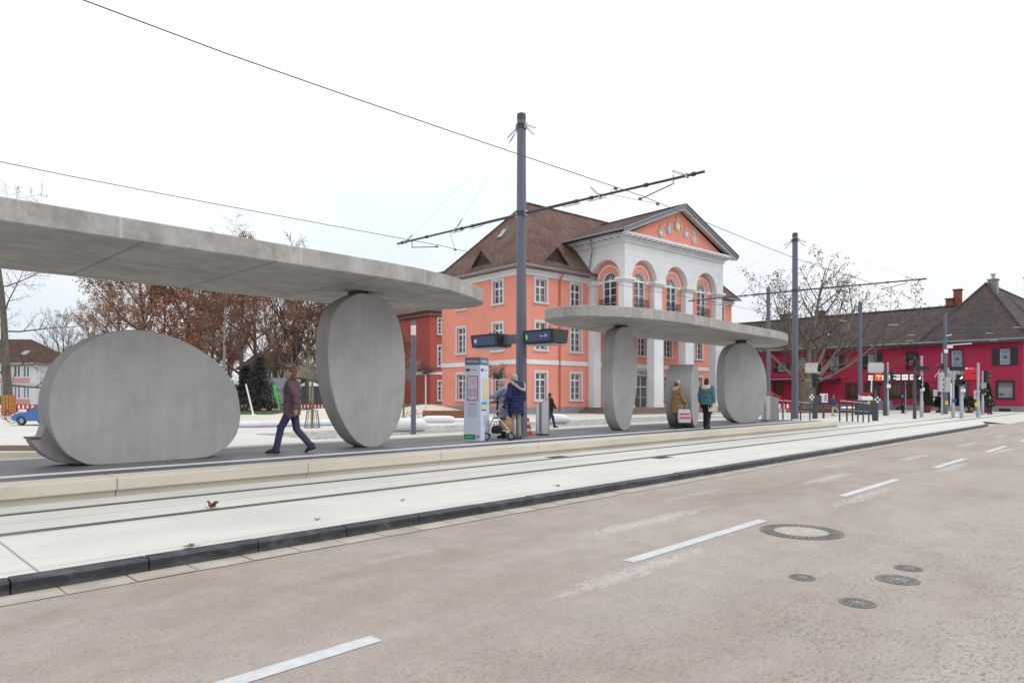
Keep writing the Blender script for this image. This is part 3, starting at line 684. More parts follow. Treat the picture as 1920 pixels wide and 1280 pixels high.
for k in range(4):
    m = MB(); T = RZ(k*pi/2) @ TR(0, -wd, 1.0) @ RX(rad(90)-SL*1.0); m.T = T
    wy = lambda z: z - 1.0
    if k % 2 == 0:
        m.bx(-.155, .155, wy(1.02), wy(1.66), .003, .008, M_pos); m.bx(-.138, .138, wy(1.04), wy(1.64), .008, .010, M_post)
        for q in range(5): m.bx(-.07, .07, wy(1.56-q*.03), wy(1.568-q*.03), .010, .0115, mat('olive_print', lin((160, 160, 110)), .6, 0))
        for q in range(2):
            for r in range(7): m.bx(-.115+q*.125, -.02+q*.135, wy(1.32-r*.03), wy(1.332-r*.03), .010, .0115, (M_pos if r in (1, 5) else M_grl))
        m.bx(-.13, -.11, wy(1.05), wy(1.08), .010, .012, M_pos)
        m.bx(-.11, .11, wy(.935), wy(.95), .003, .006, M_tx)
        for q in range(7): m.bx(-.16, .16 - (q % 3)*.02, wy(.88-q*.045), wy(.888-q*.045), .003, .006, M_grl)
        m.bx(-.235, .10, wy(.03), wy(.16), .001, .006, M_gr); m.bx(-.17, .02, wy(.09), wy(.10), .006, .008, M_lt)
        m.tube([(.15, wy(.06), .006), (.15, wy(.15), .006)], .006, M_pos, 5); m.torus((.19, wy(.11), .006), .03, .005, M_pos, 'Z', 16, 5)
    else:
        m.bx(-.12, .13, wy(1.05), wy(1.62), .003, .008, M_map); m.bx(-.20, .1, wy(.93), wy(1.0), .003, .008, mat('sky_blue_print', lin((90, 160, 215)), .5, 0)); m.bx(-.2, .02, wy(.80), wy(.92), .003, .02, M_map); m.bx(-.2, .06, wy(.77), wy(.79), .003, .006, M_pos)
        for q in range(6): m.bx(-.14, .14, wy(.62-q*.045), wy(.628-q*.045), .003, .006, M_grl)
    m.bx(-.19, -.10, wy(1.78), wy(1.85), .001, .006, M_teal); m.text('K', .085, M_teal, TR(-.07, wy(1.815), .004), .002); m.bx(.0, .12, wy(1.80), wy(1.825), .002, .006, M_grl)
    m.text('Kehl Rathaus', .082, M_lt, TR(0, wy(2.035), .0075) @ RX(SL), .003, 'CENTER', .82)
    m.build('printed_panel', t)
# litter bin with slanted top
t = thing('litter_bin', 'round stainless steel litter bin with slanted top beside the traffic cone', 'litter bin', (14.9, 13.2, .376), ANG_LEFT)
def slant(r, z0, zl, zr, mat_, n=36):
    vs = [(r*cos(2*pi*j/n), r*sin(2*pi*j/n), z0) for j in range(n)] + [(r*cos(2*pi*j/n), r*sin(2*pi*j/n), (zl+zr)/2 + (zl-zr)/2*cos(2*pi*j/n)) for j in range(n)]
    return vs, [(j, (j+1) % n, n+(j+1) % n, n+j) for j in range(n)], tuple(range(n, 2*n))
vs, fs, top = slant(.195, .05, .90, 1.07, M_steel); MB().add(vs, fs, M_steel).build('drum', t, 30)
vs, fs, top = slant(.2, .0, .905, 1.075, M_steel); m = MB(); m.add([V(v)+V((0,0,.004)) for v in vs[36:]], [tuple(range(36))], mat('lid_steel', (.62, .64, .68), .35, .05, 4, metal=.5)); m.build('lid', t)
MB().lathe([(.185,0), (.185,.05)], M_black, 30).build('base_ring', t)
m = MB(); m.bx(-.012, .012, -.198, -.19, .06, .93, M_dark); m.build('door_gap', t)
# traffic cone
t = thing('traffic_cone', 'small red and white traffic cone between the mast and litter bin', 'traffic cone', gnd(990, 815, .376) + V((0,0,0)))
M_cr = mat('cone_red', lin((215, 60, 45)), .5, .05, 5)
m = MB(); m.lathe([(.125,.02), (.108,.11)], M_cr, 20, cap=False); m.lathe([(.108,.11), (.092,.19)], M_white, 20, cap=False); m.lathe([(.092,.19), (.066,.31)], M_cr, 20, cap=False); m.lathe([(.066,.31), (.048,.40)], M_white, 20, cap=False); m.lathe([(.048,.40), (.03,.5), (0,.5)], M_cr, 20, cap=False); m.build('cone', t, 40)
MB().cb((0,0,.012), (.34, .34, .024), M_cr).build('base', t, None, .008)
# lamp column
t = thing('lamp_column', 'slim grey lamp column with a glass head, rising from the cobbles', 'street lamp', (15.41, 19.95, .108))
MB().lathe([(.105,0), (.105,.02), (.092,.03), (.09,3.62)], M_mast, 20).build('column', t, 40)
MB().lathe([(.086,3.62), (.086,3.98)], mat('lamp_glass', (.72, .55, .52), .2, .1, 4), 20).build('lamp_head', t, 40)
m = MB(); m.lathe([(.092,3.98), (.092,4.14), (0,4.15)], M_mast, 20, cap=False)
for k in range(4): a = pi/4+k*pi/2; m.tube([(.086*cos(a), .086*sin(a), 3.62), (.086*cos(a), .086*sin(a), 3.98)], .009, M_white, 6)
m.build('cap', t, 40)
# ticket machine + small bin at the platform end
pt_ = gnd(1440, 788, .376)
t = thing('ticket_machine', 'grey ticket machine with a sloping red top by the railing', 'ticket machine', gnd(1448, 786.5, .376), ANG_LEFT)
m = MB(); m.ext([(-.22,-.25,0),(.30,-.25,0),(.30,-.25,1.15),(-.22,-.25,1.02)], (0,.5,0), mat('machine_grey', lin((150,148,145)), .4, .08, 4)); m.build('cabinet', t, None, .01)
m = MB(); m.ext([(-.28,-.27,1.0),(.18,-.27,1.3),(.2,-.27,1.36),(-.30,-.27,1.05)], (0,.54,0), mat('machine_red', lin((205,60,70)), .4, .05, 4)); m.build('hood', t, None, .01)
MB().bx(-.1, .2, -.262, -.25, .7, .95, M_screen).build('screen', t)
t = thing('litter_bin', 'round steel litter bin tucked behind the broad oval slab', 'litter bin', gnd(1436, 789, .376), ANG_LEFT)
vs, fs, top = slant(.19, .05, 1.0, 1.12, M_steel); MB().add(vs, fs + [top], M_steel).build('drum', t, 30); MB().lathe([(.18,0), (.18,.05)], M_black, 24).build('base_ring', t)
# handrails along the ramp
def railing(pts, h, label, bars, foot=None):
    t = thing('railing', label, 'railing', pts[0]); o = V(pts[0])
    for p in pts:
        q = V(p)-o; MB().bx(q.x-.03, q.x+.03, q.y-.03, q.y+.03, q.z, q.z+h, M_dark).build('post', t)
    for z in bars:
        m = MB(); m.tube([V(p)-o+V((0,0,z)) for p in pts], .022 if z > .9 else .014, M_galv if z < .9 else mat('handrail', lin((175,150,150)), .4, .1, 4), 8); m.build('rail', t)
    return t
railing([(34.0,11.35,.30),(35.0,11.35,.26),(35.8,11.35,.23),(36.6,11.35,.20),(37.4,11.35,.165),(38.3,11.35,.13)], 1.0, 'metal railing along the near side of the ramp', (.98, .55))
railing([(33.6,14.3,.32),(34.6,14.3,.28),(35.7,14.3,.235),(36.9,14.3,.18),(38.2,14.3,.13)], 1.0, 'metal railing along the far side of the ramp, behind the mast', (.98, .5))
# ================================================================== BUILDINGS
def wall(m, A, B, z0, z1, openings, mw, depth=.22, mr=None):
    """wall face from A to B (outward on the right of A->B) with recessed openings (u0,u1,z0,z1)"""
    A, B = V((*A, 0)), V((*B, 0)); d = (B-A); Ln = d.length; d.normalize(); n = V((d.y, -d.x, 0)); mr = mr or mw
    us = sorted({0, Ln, *[o[0] for o in openings], *[o[1] for o in openings]}); zs = sorted({z0, z1, *[o[2] for o in openings], *[o[3] for o in openings]})
    P = lambda u, z, q=0: A + d*u - n*q + V((0, 0, z))
    for u0, u1 in zip(us, us[1:]):
        for a, b in zip(zs, zs[1:]):
            if any(o[0]-1e-6 <= u0 and u1 <= o[1]+1e-6 and o[2]-1e-6 <= a and b <= o[3]+1e-6 for o in openings): continue
            m.quad(P(u0,a), P(u1,a), P(u1,b), P(u0,b), mw)
    for u0, u1, a, b in openings:
        m.quad(P(u0,a), P(u0,a,depth), P(u0,b,depth), P(u0,b), mr); m.quad(P(u1,a), P(u1,b), P(u1,b,depth), P(u1,a,depth), mr)
        m.quad(P(u0,b), P(u0,b,depth), P(u1,b,depth), P(u1,b), mr); m.quad(P(u0,a), P(u1,a), P(u1,a,depth), P(u0,a,depth), mr)
    return m
M_wframe = mat('window_frame_white', (.72, .73, .74), .5, .03, 3); M_surr = mat('stone_surround', (.55, .56, .58), .7, .1, 4)
def win_mesh(w_, h, depth, surround=.17, cols=2, rows=4, frame=M_wframe, sur=M_surr, glass=M_glass, transom=True, fw=.07):
    """window in an opening w_ x h whose pane sits `depth` behind the wall; x across, -y outward, z up from the opening's foot"""
    m = MB(); s = surround; yb = depth-.02
    if s:
        m.bx(-w_/2-s, -w_/2, -.05, .0, 0, h+s, sur); m.bx(w_/2, w_/2+s, -.05, .0, 0, h+s, sur); m.bx(-w_/2, w_/2, -.05, .0, h, h+s, sur)
        m.bx(-w_/2-s-.07, w_/2+s+.07, -.13, depth-.04, -.13, 0, sur)
    m.bx(-w_/2, -w_/2+fw, yb-.07, yb, 0, h, frame); m.bx(w_/2-fw, w_/2, yb-.07, yb, 0, h, frame); m.bx(-w_/2+fw, w_/2-fw, yb-.07, yb, 0, fw, frame); m.bx(-w_/2+fw, w_/2-fw, yb-.07, yb, h-fw, h, frame)
    for k in range(1, cols): x = -w_/2 + w_*k/cols; m.bx(x-fw*.8, x+fw*.8, yb-.075, yb, fw, h-fw, frame)
    for k in range(1, rows):
        z = h*k/rows; th = fw*.75 if (transom and k == rows-1) else fw*.25
        m.bx(-w_/2+fw, w_/2-fw, yb-.065, yb-.005, z-th, z+th, frame)
    g = MB(); g.quad((-w_/2+.02, yb-.02, .02), (w_/2-.02, yb-.02, .02), (w_/2-.02, yb-.02, h-.02), (-w_/2+.02, yb-.02, h-.02), glass)
    return m.mesh('window'), g.mesh('pane')
def place_win(parent, meshes, loc, rz, name='window'):
    o = link(name, meshes[0], parent, loc, rz); link('pane', meshes[1], o); return o

AL = rad(-5)
C0 = at(978, 50); 
th = thing('town_hall', 'salmon pink town hall with white arched portico and steep red tiled roof', 'town hall', (C0.x, C0.y, 0), AL)
E1 = V((cos(AL), sin(AL), 0)); E2 = V((-sin(AL), cos(AL), 0))
M_pink = mat_plaster('salmon_plaster', (.74, .285, .215), .32); M_rust = mat_rustic(); M_wst = mat_plaster('white_stucco', (.68, .69, .705), .3)
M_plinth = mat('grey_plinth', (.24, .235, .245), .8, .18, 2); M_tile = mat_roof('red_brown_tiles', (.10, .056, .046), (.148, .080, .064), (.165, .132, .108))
M_tile2 = mat_roof('dark_brown_tiles', (.055, .036, .03), (.078, .045, .036), (.09, .06, .05)); M_zinc = mat('zinc_gutter', (.21, .225, .25), .45, .12, 3, metal=.4); M_soff = mat('eaves_soffit', (.42, .42, .42), .8, .1, 3)
M_lead = mat('grey_roof_edge', (.17, .185, .22), .5, .1, 3)
U1, V1, EZ = 28.2, 10.1, 10.45
WIN_A = [(2.70,), (7.38,)]; ROWS = [(1.16, 2.05), (4.93, 2.05), (8.50, 1.72)]; W_ = 1.12
opA = [(V1-v-W_/2, V1-v+W_/2, z, z+h) for v in (2.70, 7.38) for z, h in ROWS]
colsB = [1.95, 5.72, 22.45, 26.2]; colsP = [10.25, 17.65]
opB = [(u-W_/2, u+W_/2, z, z+h) for u in colsB for z, h in ROWS] + [(u-W_/2, u+W_/2, z, z+h) for u in colsP for z, h in ROWS[:2]] + [(13.95-W_/2, 13.95+W_/2, *[ROWS[1][0], ROWS[1][0]+ROWS[1][1]]), (13.05, 14.85, .42, 3.15)]
m = MB()
wall(m, (0, V1), (0, 0), .6, 11.0, opA, M_pink); wall(m, (0, 0), (U1, 0), .42, 11.0, [o for o in opB], M_pink)
wall(m, (U1, 0), (U1, V1), .42, 11.0, [], M_pink); wall(m, (U1, V1), (0, V1), .42, 11.0, [], M_pink)
m.build('wall', th)
# plinth, string course, cornice: all proud of the wall
m = MB()
for z0, z1, q, mm in ((0, .62, .07, M_plinth), (3.83, 4.17, .07, M_wst), (10.42, 10.66, .10, M_wst), (10.66, 10.85, .22, M_wst)):
    for a0, a1, b0, b1 in ((-q, 0, -q, V1+q), (0, 7.1, -q, 0), (20.8, U1, -q, 0), (U1, U1+q, -q, V1+q)): m.bx(a0, a1, b0, b1, z0, z1, mm)
    if z0 < 4 and z0 > 1: m.bx(8.3, 19.6, -.07, 0, z0, z1, mm)
    if z1 < 10.6: m.build('plinth' if z0 < 1 else 'string_course', th); m = MB()
    if z1 < 10.6: continue
    if z0 > 10.5: m.build('cornice', th)
    continue
    if z0 < 4 and z0 > 1: m.bx(8.3, 19.6, -.07, 0, z0, z1, mm)
wm = {i: win_mesh(W_, h, .22) for i, (z, h) in enumerate(ROWS)}
wmt = win_mesh(W_, 1.72, .22, rows=3)
for i, (z, h) in enumerate(ROWS):
    me = wm[i] if i < 2 else wmt
    for v in (2.70, 7.38): place_win(th, me, (0, v, z), -pi/2)
    for u in colsB + (colsP + ([13.95] if i == 1 else []) if i < 2 else []): place_win(th, me, (u, 0, z), 0)
# main hipped roof
ov, ez, rz_ = .62, 10.98, 17.55; hw = V1/2
m = MB(); a, b, c_, d_ = (-ov,-ov,ez), (U1+ov,-ov,ez), (U1+ov,V1+ov,ez), (-ov,V1+ov,ez); r0, r1 = (hw,hw,rz_), (U1-hw,hw,rz_)
m.add([a,b,c_,d_,r0,r1], [(0,1,5,4),(1,2,5),(2,3,4,5),(3,0,4)], M_tile)
for p, q in ((a, r0), (b, r1), (d_, r0), (r0, r1)):
    p, q = V(p), V(q); k = int((q-p).length/.36)
    for i in range(k): m.tube([p + (q-p)*(i/k) + V((0,0,.02)), p + (q-p)*((i+.96)/k) + V((0,0,.05))], .10, M_tile, 6)
rf = m.build('roof', th)
MB().add([(-ov,-ov,ez-.01),(U1+ov,-ov,ez-.01),(U1+ov,V1+ov,ez-.01),(-ov,V1+ov,ez-.01)], [(3,2,1,0)], M_soff).build('soffit', rf)
m = MB()
for p, q in (((-ov-.02, V1+ov, ez), (-ov-.02,-ov-.02,ez)), ((-ov-.02,-ov-.06,ez), (6.7,-ov-.06,ez)), ((21.2,-ov-.06,ez), (U1+ov,-ov-.06,ez))): m.tube([p, q], .085, M_zinc, 10)
m.build('gutter', th); m = MB()
for q in range(46):
    f = q/45; m.tube([(-ov+.3, V1*(1-f), ez+.42), (-ov+.28, V1*(1-f), ez+.62)], .02, M_zinc, 4)
    if q < 28: m.tube([(q*.25, -ov+.3, ez+.42), (q*.25, -ov+.28, ez+.62)], .02, M_zinc, 4)
m.build('snow_guard', th); m = MB(); m.tube([(3.85, -ov-.06, ez-.05), (3.85, -.3, ez-.4), (3.85, -.12, ez-.75), (3.85, -.12, .3)], .05, mat('copper_red_pipe', (.36, .10, .075), .6, .1, 3), 8)
m.build('downpipe', th)
# small triangular roof vents and a skylight
sl = (rz_-ez)/(hw+ov)
def dormer(T):
    o = MB(); o.T = T; w2, hh = 1.05, .95
    L_ = hh/sl
    o.add([(-w2,0,0),(w2,0,0),(0,0,hh),(0,L_+.35,hh+.0)], [(0,1,2)], mat('dormer_louvre', (.05, .04, .038), .8, .3, 6))
    for s_ in (-1, 1):
        o.add([(s_*(w2+.25),-.18,-.16),(0,-.22,hh+.10),(0,L_+.45,hh+.12),(s_*(w2+.25),.1,.02),(s_*(w2*.5),L_*.6,hh*.6)], [(0,1,2,3)], M_tile)
        o.tube([(s_*(w2+.25),-.2,-.16),(0,-.24,hh+.12)], .05, M_tile2, 6)
    for k in range(5): x = -.5 + k*.25; o.bx(x-.03, x+.03, -.03, -.005, .05, .6*(1-abs(x)/1.1), M_tile2)
    o.build('dormer', rf)
dormer(TR(3.45, .02, ez + (.02+ov)*sl)); dormer(TR(.02, 4.55, ez + (.02+ov)*sl) @ RZ(-pi/2))
m = MB(); m.T = TR(2.49, 5.08, ez + (2.49+ov)*sl) @ RZ(-pi/2) @ RX(atan2(sl, 1)); m.bx(-.3, .3, -.5, .5, 0, .12, M_zinc); m.bx(-.24, .24, -.44, .44, .12, .13, M_glassl); m.build('skylight', rf)

# portico
PU, PV, PN = 7.17, -3.74, 13.5; UE = PU + PN
AC = [PU+2.42, PU+6.62, PU+10.93]; AR, AS, AT = 1.53, 10.55, 13.2
SA = -1.75      # centre of the side arch
def arch_wall(m, L_, cs, T, zt, mf, mi_, d=.5):
    """arcade face along x of length L_, arch centres cs, face at y=0, depth d behind; springs at AS"""
    m0 = m.T; m.T = T; xs = 0; n = 22
    for c in cs + [None]:
        e = (c-AR) if c is not None else L_
        m.quad((xs,0,AS), (e,0,AS), (e,0,zt), (xs,0,zt), mf)
        if c is None: break
        pts = [(c - AR*cos(pi*i/n), AS + AR*sin(pi*i/n)) for i in range(n+1)]
        for (x0, z0), (x1, z1) in zip(pts, pts[1:]):
            m.quad((x0,0,z0), (x1,0,z1), (x1,0,zt), (x0,0,zt), mf); m.quad((x0,0,z0), (x0,d,z0), (x1,d,z1), (x1,0,z1), mi_)
        xs = c+AR
    m.T = m0
m = MB(); TF = TR(PU, PV, 0); TS = TR(PU, 0, 0) @ RZ(-pi/2)
arch_wall(m, PN, [c-PU for c in AC], TF, AT, M_rust, M_wst)
arch_wall(m, -PV, [-SA], TS, AT, M_rust, M_wst); arch_wall(m, -PV, [2.0], TR(UE, PV, 0) @ RZ(pi/2), AT, M_rust, M_wst)
for s_ in ((PU, 0), (UE, 0)): m.quad((s_[0], 0, 10.9), (s_[0], 2.6, 10.9), (s_[0], 2.6, AT), (s_[0], 0, AT), M_rust)
m.build('arcade_wall', th)
# infill behind the arches, floor of the upper storey
m = MB(); IV, IU = PV+.5, PU+.5
def arch_infill(m, L_, cs, T, mf, rw, zb, zsp):
    m0 = m.T; m.T = T; xs = 0; n = 14; zt = 13.1; dq = .18
    for c in cs + [None]:
        e = (c-rw) if c is not None else L_
        m.quad((xs,0,7.75), (e,0,7.75), (e,0,zt), (xs,0,zt), mf)
        if c is None: break
        m.quad((c-rw,0,7.75), (c+rw,0,7.75), (c+rw,0,zb), (c-rw,0,zb), mf)
        pts = [(c-rw, zb)] + [(c - rw*cos(pi*i/n), zsp + rw*sin(pi*i/n)) for i in range(n+1)] + [(c+rw, zb)]
        for (x0, z0), (x1, z1) in zip(pts, pts[1:]):
            if abs(x0-x1) > 1e-4: m.quad((x0,0,z0), (x1,0,z1), (x1,0,zt), (x0,0,zt), mf)
            m.quad((x0,0,z0), (x0,dq,z0), (x1,dq,z1), (x1,0,z1), M_wst)
        for r_ in (1.07,):      # white moulded ring
            n2 = 20
            for i in range(n2):
                a0, a1 = pi*i/n2, pi*(i+1)/n2; P = lambda a, r, y: (c - r*cos(a), y, AS-.02 + r*sin(a))
                m.quad(P(a0,r_,-.05), P(a1,r_,-.05), P(a1,r_+.13,-.05), P(a0,r_+.13,-.05), M_wst); m.quad(P(a0,r_+.13,-.05), P(a1,r_+.13,-.05), P(a1,r_+.13,0), P(a0,r_+.13,0), M_wst); m.quad(P(a0,r_,0), P(a1,r_,0), P(a1,r_,-.05), P(a0,r_,-.05), M_wst)
        for x0, x1 in ((c-1.53, c-rw), (c+rw, c+1.53)): m.bx(x0, x1, -.06, 0, 10.32, 10.53, M_wst)
        xs = c+rw
    m.T = m0
WR, ZB, ZSP = .70, 8.2, 10.5
arch_infill(m, PN-1, [c-PU-.5 for c in AC], TR(IU, IV, 0), M_pink, WR, ZB, ZSP)
arch_infill(m, -PV-.5, [-SA], TR(IU, 0, 0) @ RZ(-pi/2), M_pink, WR, ZB, ZSP)
arch_infill(m, -PV-.5, [1.5], TR(UE-.5, IV, 0) @ RZ(pi/2), M_pink, WR, ZB, ZSP)
m.bx(IU, UE-.5, IV, 0, 7.55, 7.75, M_wst); m.bx(PU+.1, UE-.1, PV+.1, 0, 13.0, 13.15, M_wst)
m.build('upper_wall', th)
def arch_win():
    m = MB(); n = 14; y = .12; fr = M_wframe
    out = [(-WR, ZB)] + [(-WR*cos(pi*i/n), ZSP + WR*sin(pi*i/n)) for i in range(n+1)] + [(WR, ZB)]
    k = .88; inn = [(x*k, ZB+.08 if z == ZB else ZSP + (z-ZSP)*k) for x, z in out]
    for i in range(len(out)-1):
        a, b, c, d = out[i], out[i+1], inn[i+1], inn[i]
        m.add([(a[0],y,a[1]),(b[0],y,b[1]),(c[0],y,c[1]),(d[0],y,d[1]),(d[0],y+.06,d[1]),(c[0],y+.06,c[1])], [(0,1,2,3),(3,2,5,4)], fr)
    m.bx(-.055, .055, y-.02, y+.05, ZB, ZSP, fr); m.bx(-WR, WR, y-.03, y+.05, ZSP-.09, ZSP+.05, fr); m.bx(-WR, WR, y, y+.05, ZB, ZB+.1, fr)
    for q in range(1, 4):
        z = ZB + (ZSP-ZB)*q/4
        m.bx(-WR+.06, WR-.06, y+.005, y+.045, z-.022, z+.022, fr)
    for q in range(1, 6): a = pi*q/6; m.tube([(.1*cos(a), y+.03, ZSP+.1*sin(a)), (.63*cos(a), y+.03, ZSP+.63*sin(a))], .02, fr, 4)
    m.tube([(.16*cos(pi*i/8), y+.02, ZSP+.16*sin(pi*i/8)) for i in range(9)], .03, fr, 5)
    g = MB(); g.add([(x, y+.05, z) for x, z in [(-WR+.02, ZB), *out[1:-1], (WR-.02, ZB)]], [tuple(range(len(out)))], M_glass)
    b = MB()
    for z in (.08, .78): b.bx(-WR-.08, WR+.08, -.34, -.31, ZB+z, ZB+z+.035, M_black); 
    for s_ in (-1, 1): b.bx(s_*(WR+.07)-.015, s_*(WR+.07)+.015, -.34, 0, ZB+.78, ZB+.81, M_black); b.bx(s_*(WR+.07)-.015, s_*(WR+.07)+.015, -.34, 0, ZB+.08, ZB+.11, M_black)
    for q in range(15): x = -WR + 2*WR*q/14; b.bx(x-.011, x+.011, -.335, -.315, ZB+.1, ZB+.8, M_black)
    for q in range(4): b.torus((-WR+.22+q*.32, -.325, ZB+.45), .11, .014, M_black, 'Y', 14, 4)
    return m.mesh('window'), g.mesh('pane'), b.mesh('balcony_rail')
aw = arch_win()
for loc, rz in [((c, IV, 0), 0) for c in AC] + [((IU, SA, 0), -pi/2), ((UE-.5, IV+1.5, 0), pi/2)]:
    o = place_win(th, aw[:2], loc, rz, 'arched_window'); link('balcony_rail', aw[2], o)
# piers
piers = [(PU, PU+.88), (PU+3.6, PU+4.78), (PU+7.85, PU+9.0), (PU+12.3, PU+13.5)]
for i, (a, b) in enumerate(piers):
    m = MB(); c = (a+b)/2
    m.bx(c-.66, c+.66, PV-.06, PV+.75, .55, .8, M_wst); m.bx(c-.60, c+.60, PV-.02, PV+.70, .8, 8.0, M_wst); m.bx(c-.50, c+.50, PV+.03, PV+.6, 8.0, 10.2, M_wst)
    m.bx(c-.60, c+.60, PV-.10, PV+.7, 10.2, 10.34, M_wst); m.bx(c-.72, c+.72, PV-.2, PV+.8, 10.34, 10.56, M_wst)
    m.build('pier', th, None, .015)
for u in (PU, UE-.75):
    m = MB(); s0 = u if u < 10 else u; m.bx(u-.02, u+.78, -.62, 0, .42, 8, M_wst); m.bx(u, u+.76, -.60, 0, 8, 10.2, M_wst); m.bx(u-.12, u+.85, -.75, 0, 10.2, 10.56, M_wst); m.build('pilaster', th, None, .012)
# steps and porch floor
m = MB()
for k in range(3): m.bx(PU-.6-k*.36, UE+.6+k*.36, PV-.9-k*.4, 0, .11+0*k, .55-.15*k, mat('red_sandstone_steps', (.20, .135, .115), .8, .2, 2))
m.build('porch_steps', th)
# door with glass and name board
o = place_win(th, win_mesh(1.8, 2.73, .25, 0, 2, 3, M_wframe, M_surr, mat('door_glass', (.10, .16, .15), .12, .25, .8, spec=.7), fw=.06), (13.95, 0, .42), 0, 'door')
m = MB(); m.bx(11.9, 15.0, -.14, -.0, 3.19, 3.79, mat('name_board', (.50, .50, .49), .7, .06, 3)); m.text('RATHAUS', .52, M_tx, TR(13.46, -.15, 3.47) @ RX(pi/2), .02, 'CENTER', .92); m.build('name_board', th)
# portico cornice with mutules, gable roof
m = MB(); cz = AT
for q, z0, z1 in ((.10, 13.2, 13.42), (.22, 13.42, 13.55), (.62, 13.66, 13.84)):
    m.bx(PU-q, UE+q, PV-q, PV, z0, z1, M_wst); m.bx(PU-q, PU, PV, 2.2, z0, z1, M_wst); m.bx(UE, UE+q, PV, 2.2, z0, z1, M_wst)
k = int(PN/.62)
for i in range(k+2): x = PU-.4 + i*(PN+.8)/(k+1); m.bx(x-.15, x+.15, PV-.55, PV-.05, 13.55, 13.66, M_wst)
for i in range(9): y = PV + .1 + i*.62; m.bx(PU-.55, PU-.05, y-.15, y+.15, 13.55, 13.66, M_wst)
m.build('cornice', th)
UM = (PU+UE)/2; GB, GA, GO = 13.86, 17.05, 1.15
hwG = PN/2 + GO; slG = (GA-GB)/hwG
m = MB(); m.add([(PU+.2,PV-.12,13.84),(UE-.2,PV-.12,13.84),(UM,PV-.12,GA-.42)], [(0,1,2)], M_pink)
m.add([(PU+.2,PV-.12,13.84),(UE-.2,PV-.12,13.84),(UM,PV-.12,GA-.42)], [(0,1,2)], M_pink) if 0 else None
m.build('pediment', th)
m = MB()
for s_ in (-1, 1):
    e_ = UM + s_*hwG; f0, f1 = PV-.85, 4.9
    m.add([(UM,f0,GA),(UM,f1,GA),(e_,f1,GB),(e_,f0,GB)], [(0,1,2,3)], M_tile2)
    # moulded raking fascia and soffit
    for q0, q1, h0, h1, mm in ((0, .12, -.04, -.24, M_lead), (.12, .22, -.20, -.36, M_wst)):
        m.add([(UM,f0+q0,GA+h0),(e_,f0+q0,GB+h0),(e_,f0+q0,GB+h1),(UM,f0+q0,GA+h1),(UM,f0+q1+.1,GA+h0),(e_,f0+q1+.1,GB+h0),(e_,f0+q1+.1,GB+h1),(UM,f0+q1+.1,GA+h1)], [(0,1,2,3),(3,2,6,7),(0,4,5,1)], mm)
    m.add([(UM,f0+.1,GA-.26),(e_,f0+.1,GB-.26),(e_,PV-.1,GB-.26),(UM,PV-.1,GA-.26)], [(0,1,2,3)], M_soff)
    m.tube([(UM,f0-.02,GA+.02), (e_,f0-.02,GB+.02)], .06, M_lead, 8); m.tube([(e_,f0,GB),(e_,3.2,GB)], .09, M_zinc, 8)
    for q in range(9): y = f0+.6+q*.55; m.tube([(e_-s_*.35, y, GB+.2), (e_-s_*.33, y, GB+.55)], .018, M_zinc, 4)
    for zz in (.38, .54): m.tube([(e_-s_*.34, f0+.5, GB+zz), (e_-s_*.34, f0+5.2, GB+zz)], .016, M_zinc, 4)
m.tube([(UM,PV-.85,GA+.03),(UM,4.9,GA+.03)], .09, M_tile2, 8)
m.tube([(PU-.8, -.9, GB-.1),(PU-.35,-.75,12.9),(PU-.1,-.4,12.6),(PU-.1,-.2,11.6)], .045, M_zinc, 8)
m.build('portico_roof', th)
# five carved crests in the pediment
cg = {'grey': (.50, .44, .40), 'blue': (.46, .48, .60), 'gold': (.58, .46, .26), 'white': (.62, .60, .58)}
cm = {k: mat('crest_'+k, v, .6, .35, 9) for k, v in cg.items()}
def crest(x, z, s, c, kind):
    m = MB(); T = TR(x, PV-.135, z) @ RX(pi/2); m.T = T
    sh = [(-.30,.28),(.30,.28),(.31,-.05),(.22,-.30),(0,-.48),(-.22,-.30),(-.31,-.05)]
    m.ext([(a*s, b*s, 0) for a, b in sh], (0,0,.06), cm[c]); o2 = 'white' if c != 'white' else 'grey'
    m.ext([(a*s*.6, b*s*.6-.02, .06) for a, b in sh], (0,0,.03), cm['gold' if c == 'white' else o2 if kind % 2 else c])
    m.ell((0,.46*s,.03), (.17*s,.15*s,.06), cm['gold' if kind == 1 else c], 10, 6)
    for k in range(5): a = pi*(.18+.16*k); m.tube([(.14*s*cos(a), .5*s+.05*s*sin(a), .03), (.30*s*cos(a), .56*s+.28*s*sin(a), .03)], [.05*s, .02*s], cm[c], 5)
    for s_ in (-1, 1):
        m.tube([(s_*.30*s,.30*s,.03),(s_*.46*s,.22*s,.03),(s_*.38*s,.02*s,.03),(s_*.48*s,-.14*s,.03),(s_*.34*s,-.34*s,.03)], [.07*s,.06*s,.05*s,.06*s,.02*s], cm[c if kind != 1 else 'white'], 5)
    m.build('crest', th)
for px, py, s, c, k in ((1238.5,437,1.05,'grey',1),(1253.7,431,1.05,'blue',2),(1270,424,1.3,'gold',3),(1285.6,439,1.0,'blue',1),(1300.6,449,1.1,'white',2)):
    a = (px-960)/FC; dr = V((cT+a*sT, sT-a*cT, 0)); P0 = C0 + E2*(PV-.12); D = P0.dot(E2)/dr.dot(E2)
    crest((dr*D - C0).dot(E1), HC + (HZ-py)/FC*D, s*.78, c, k)

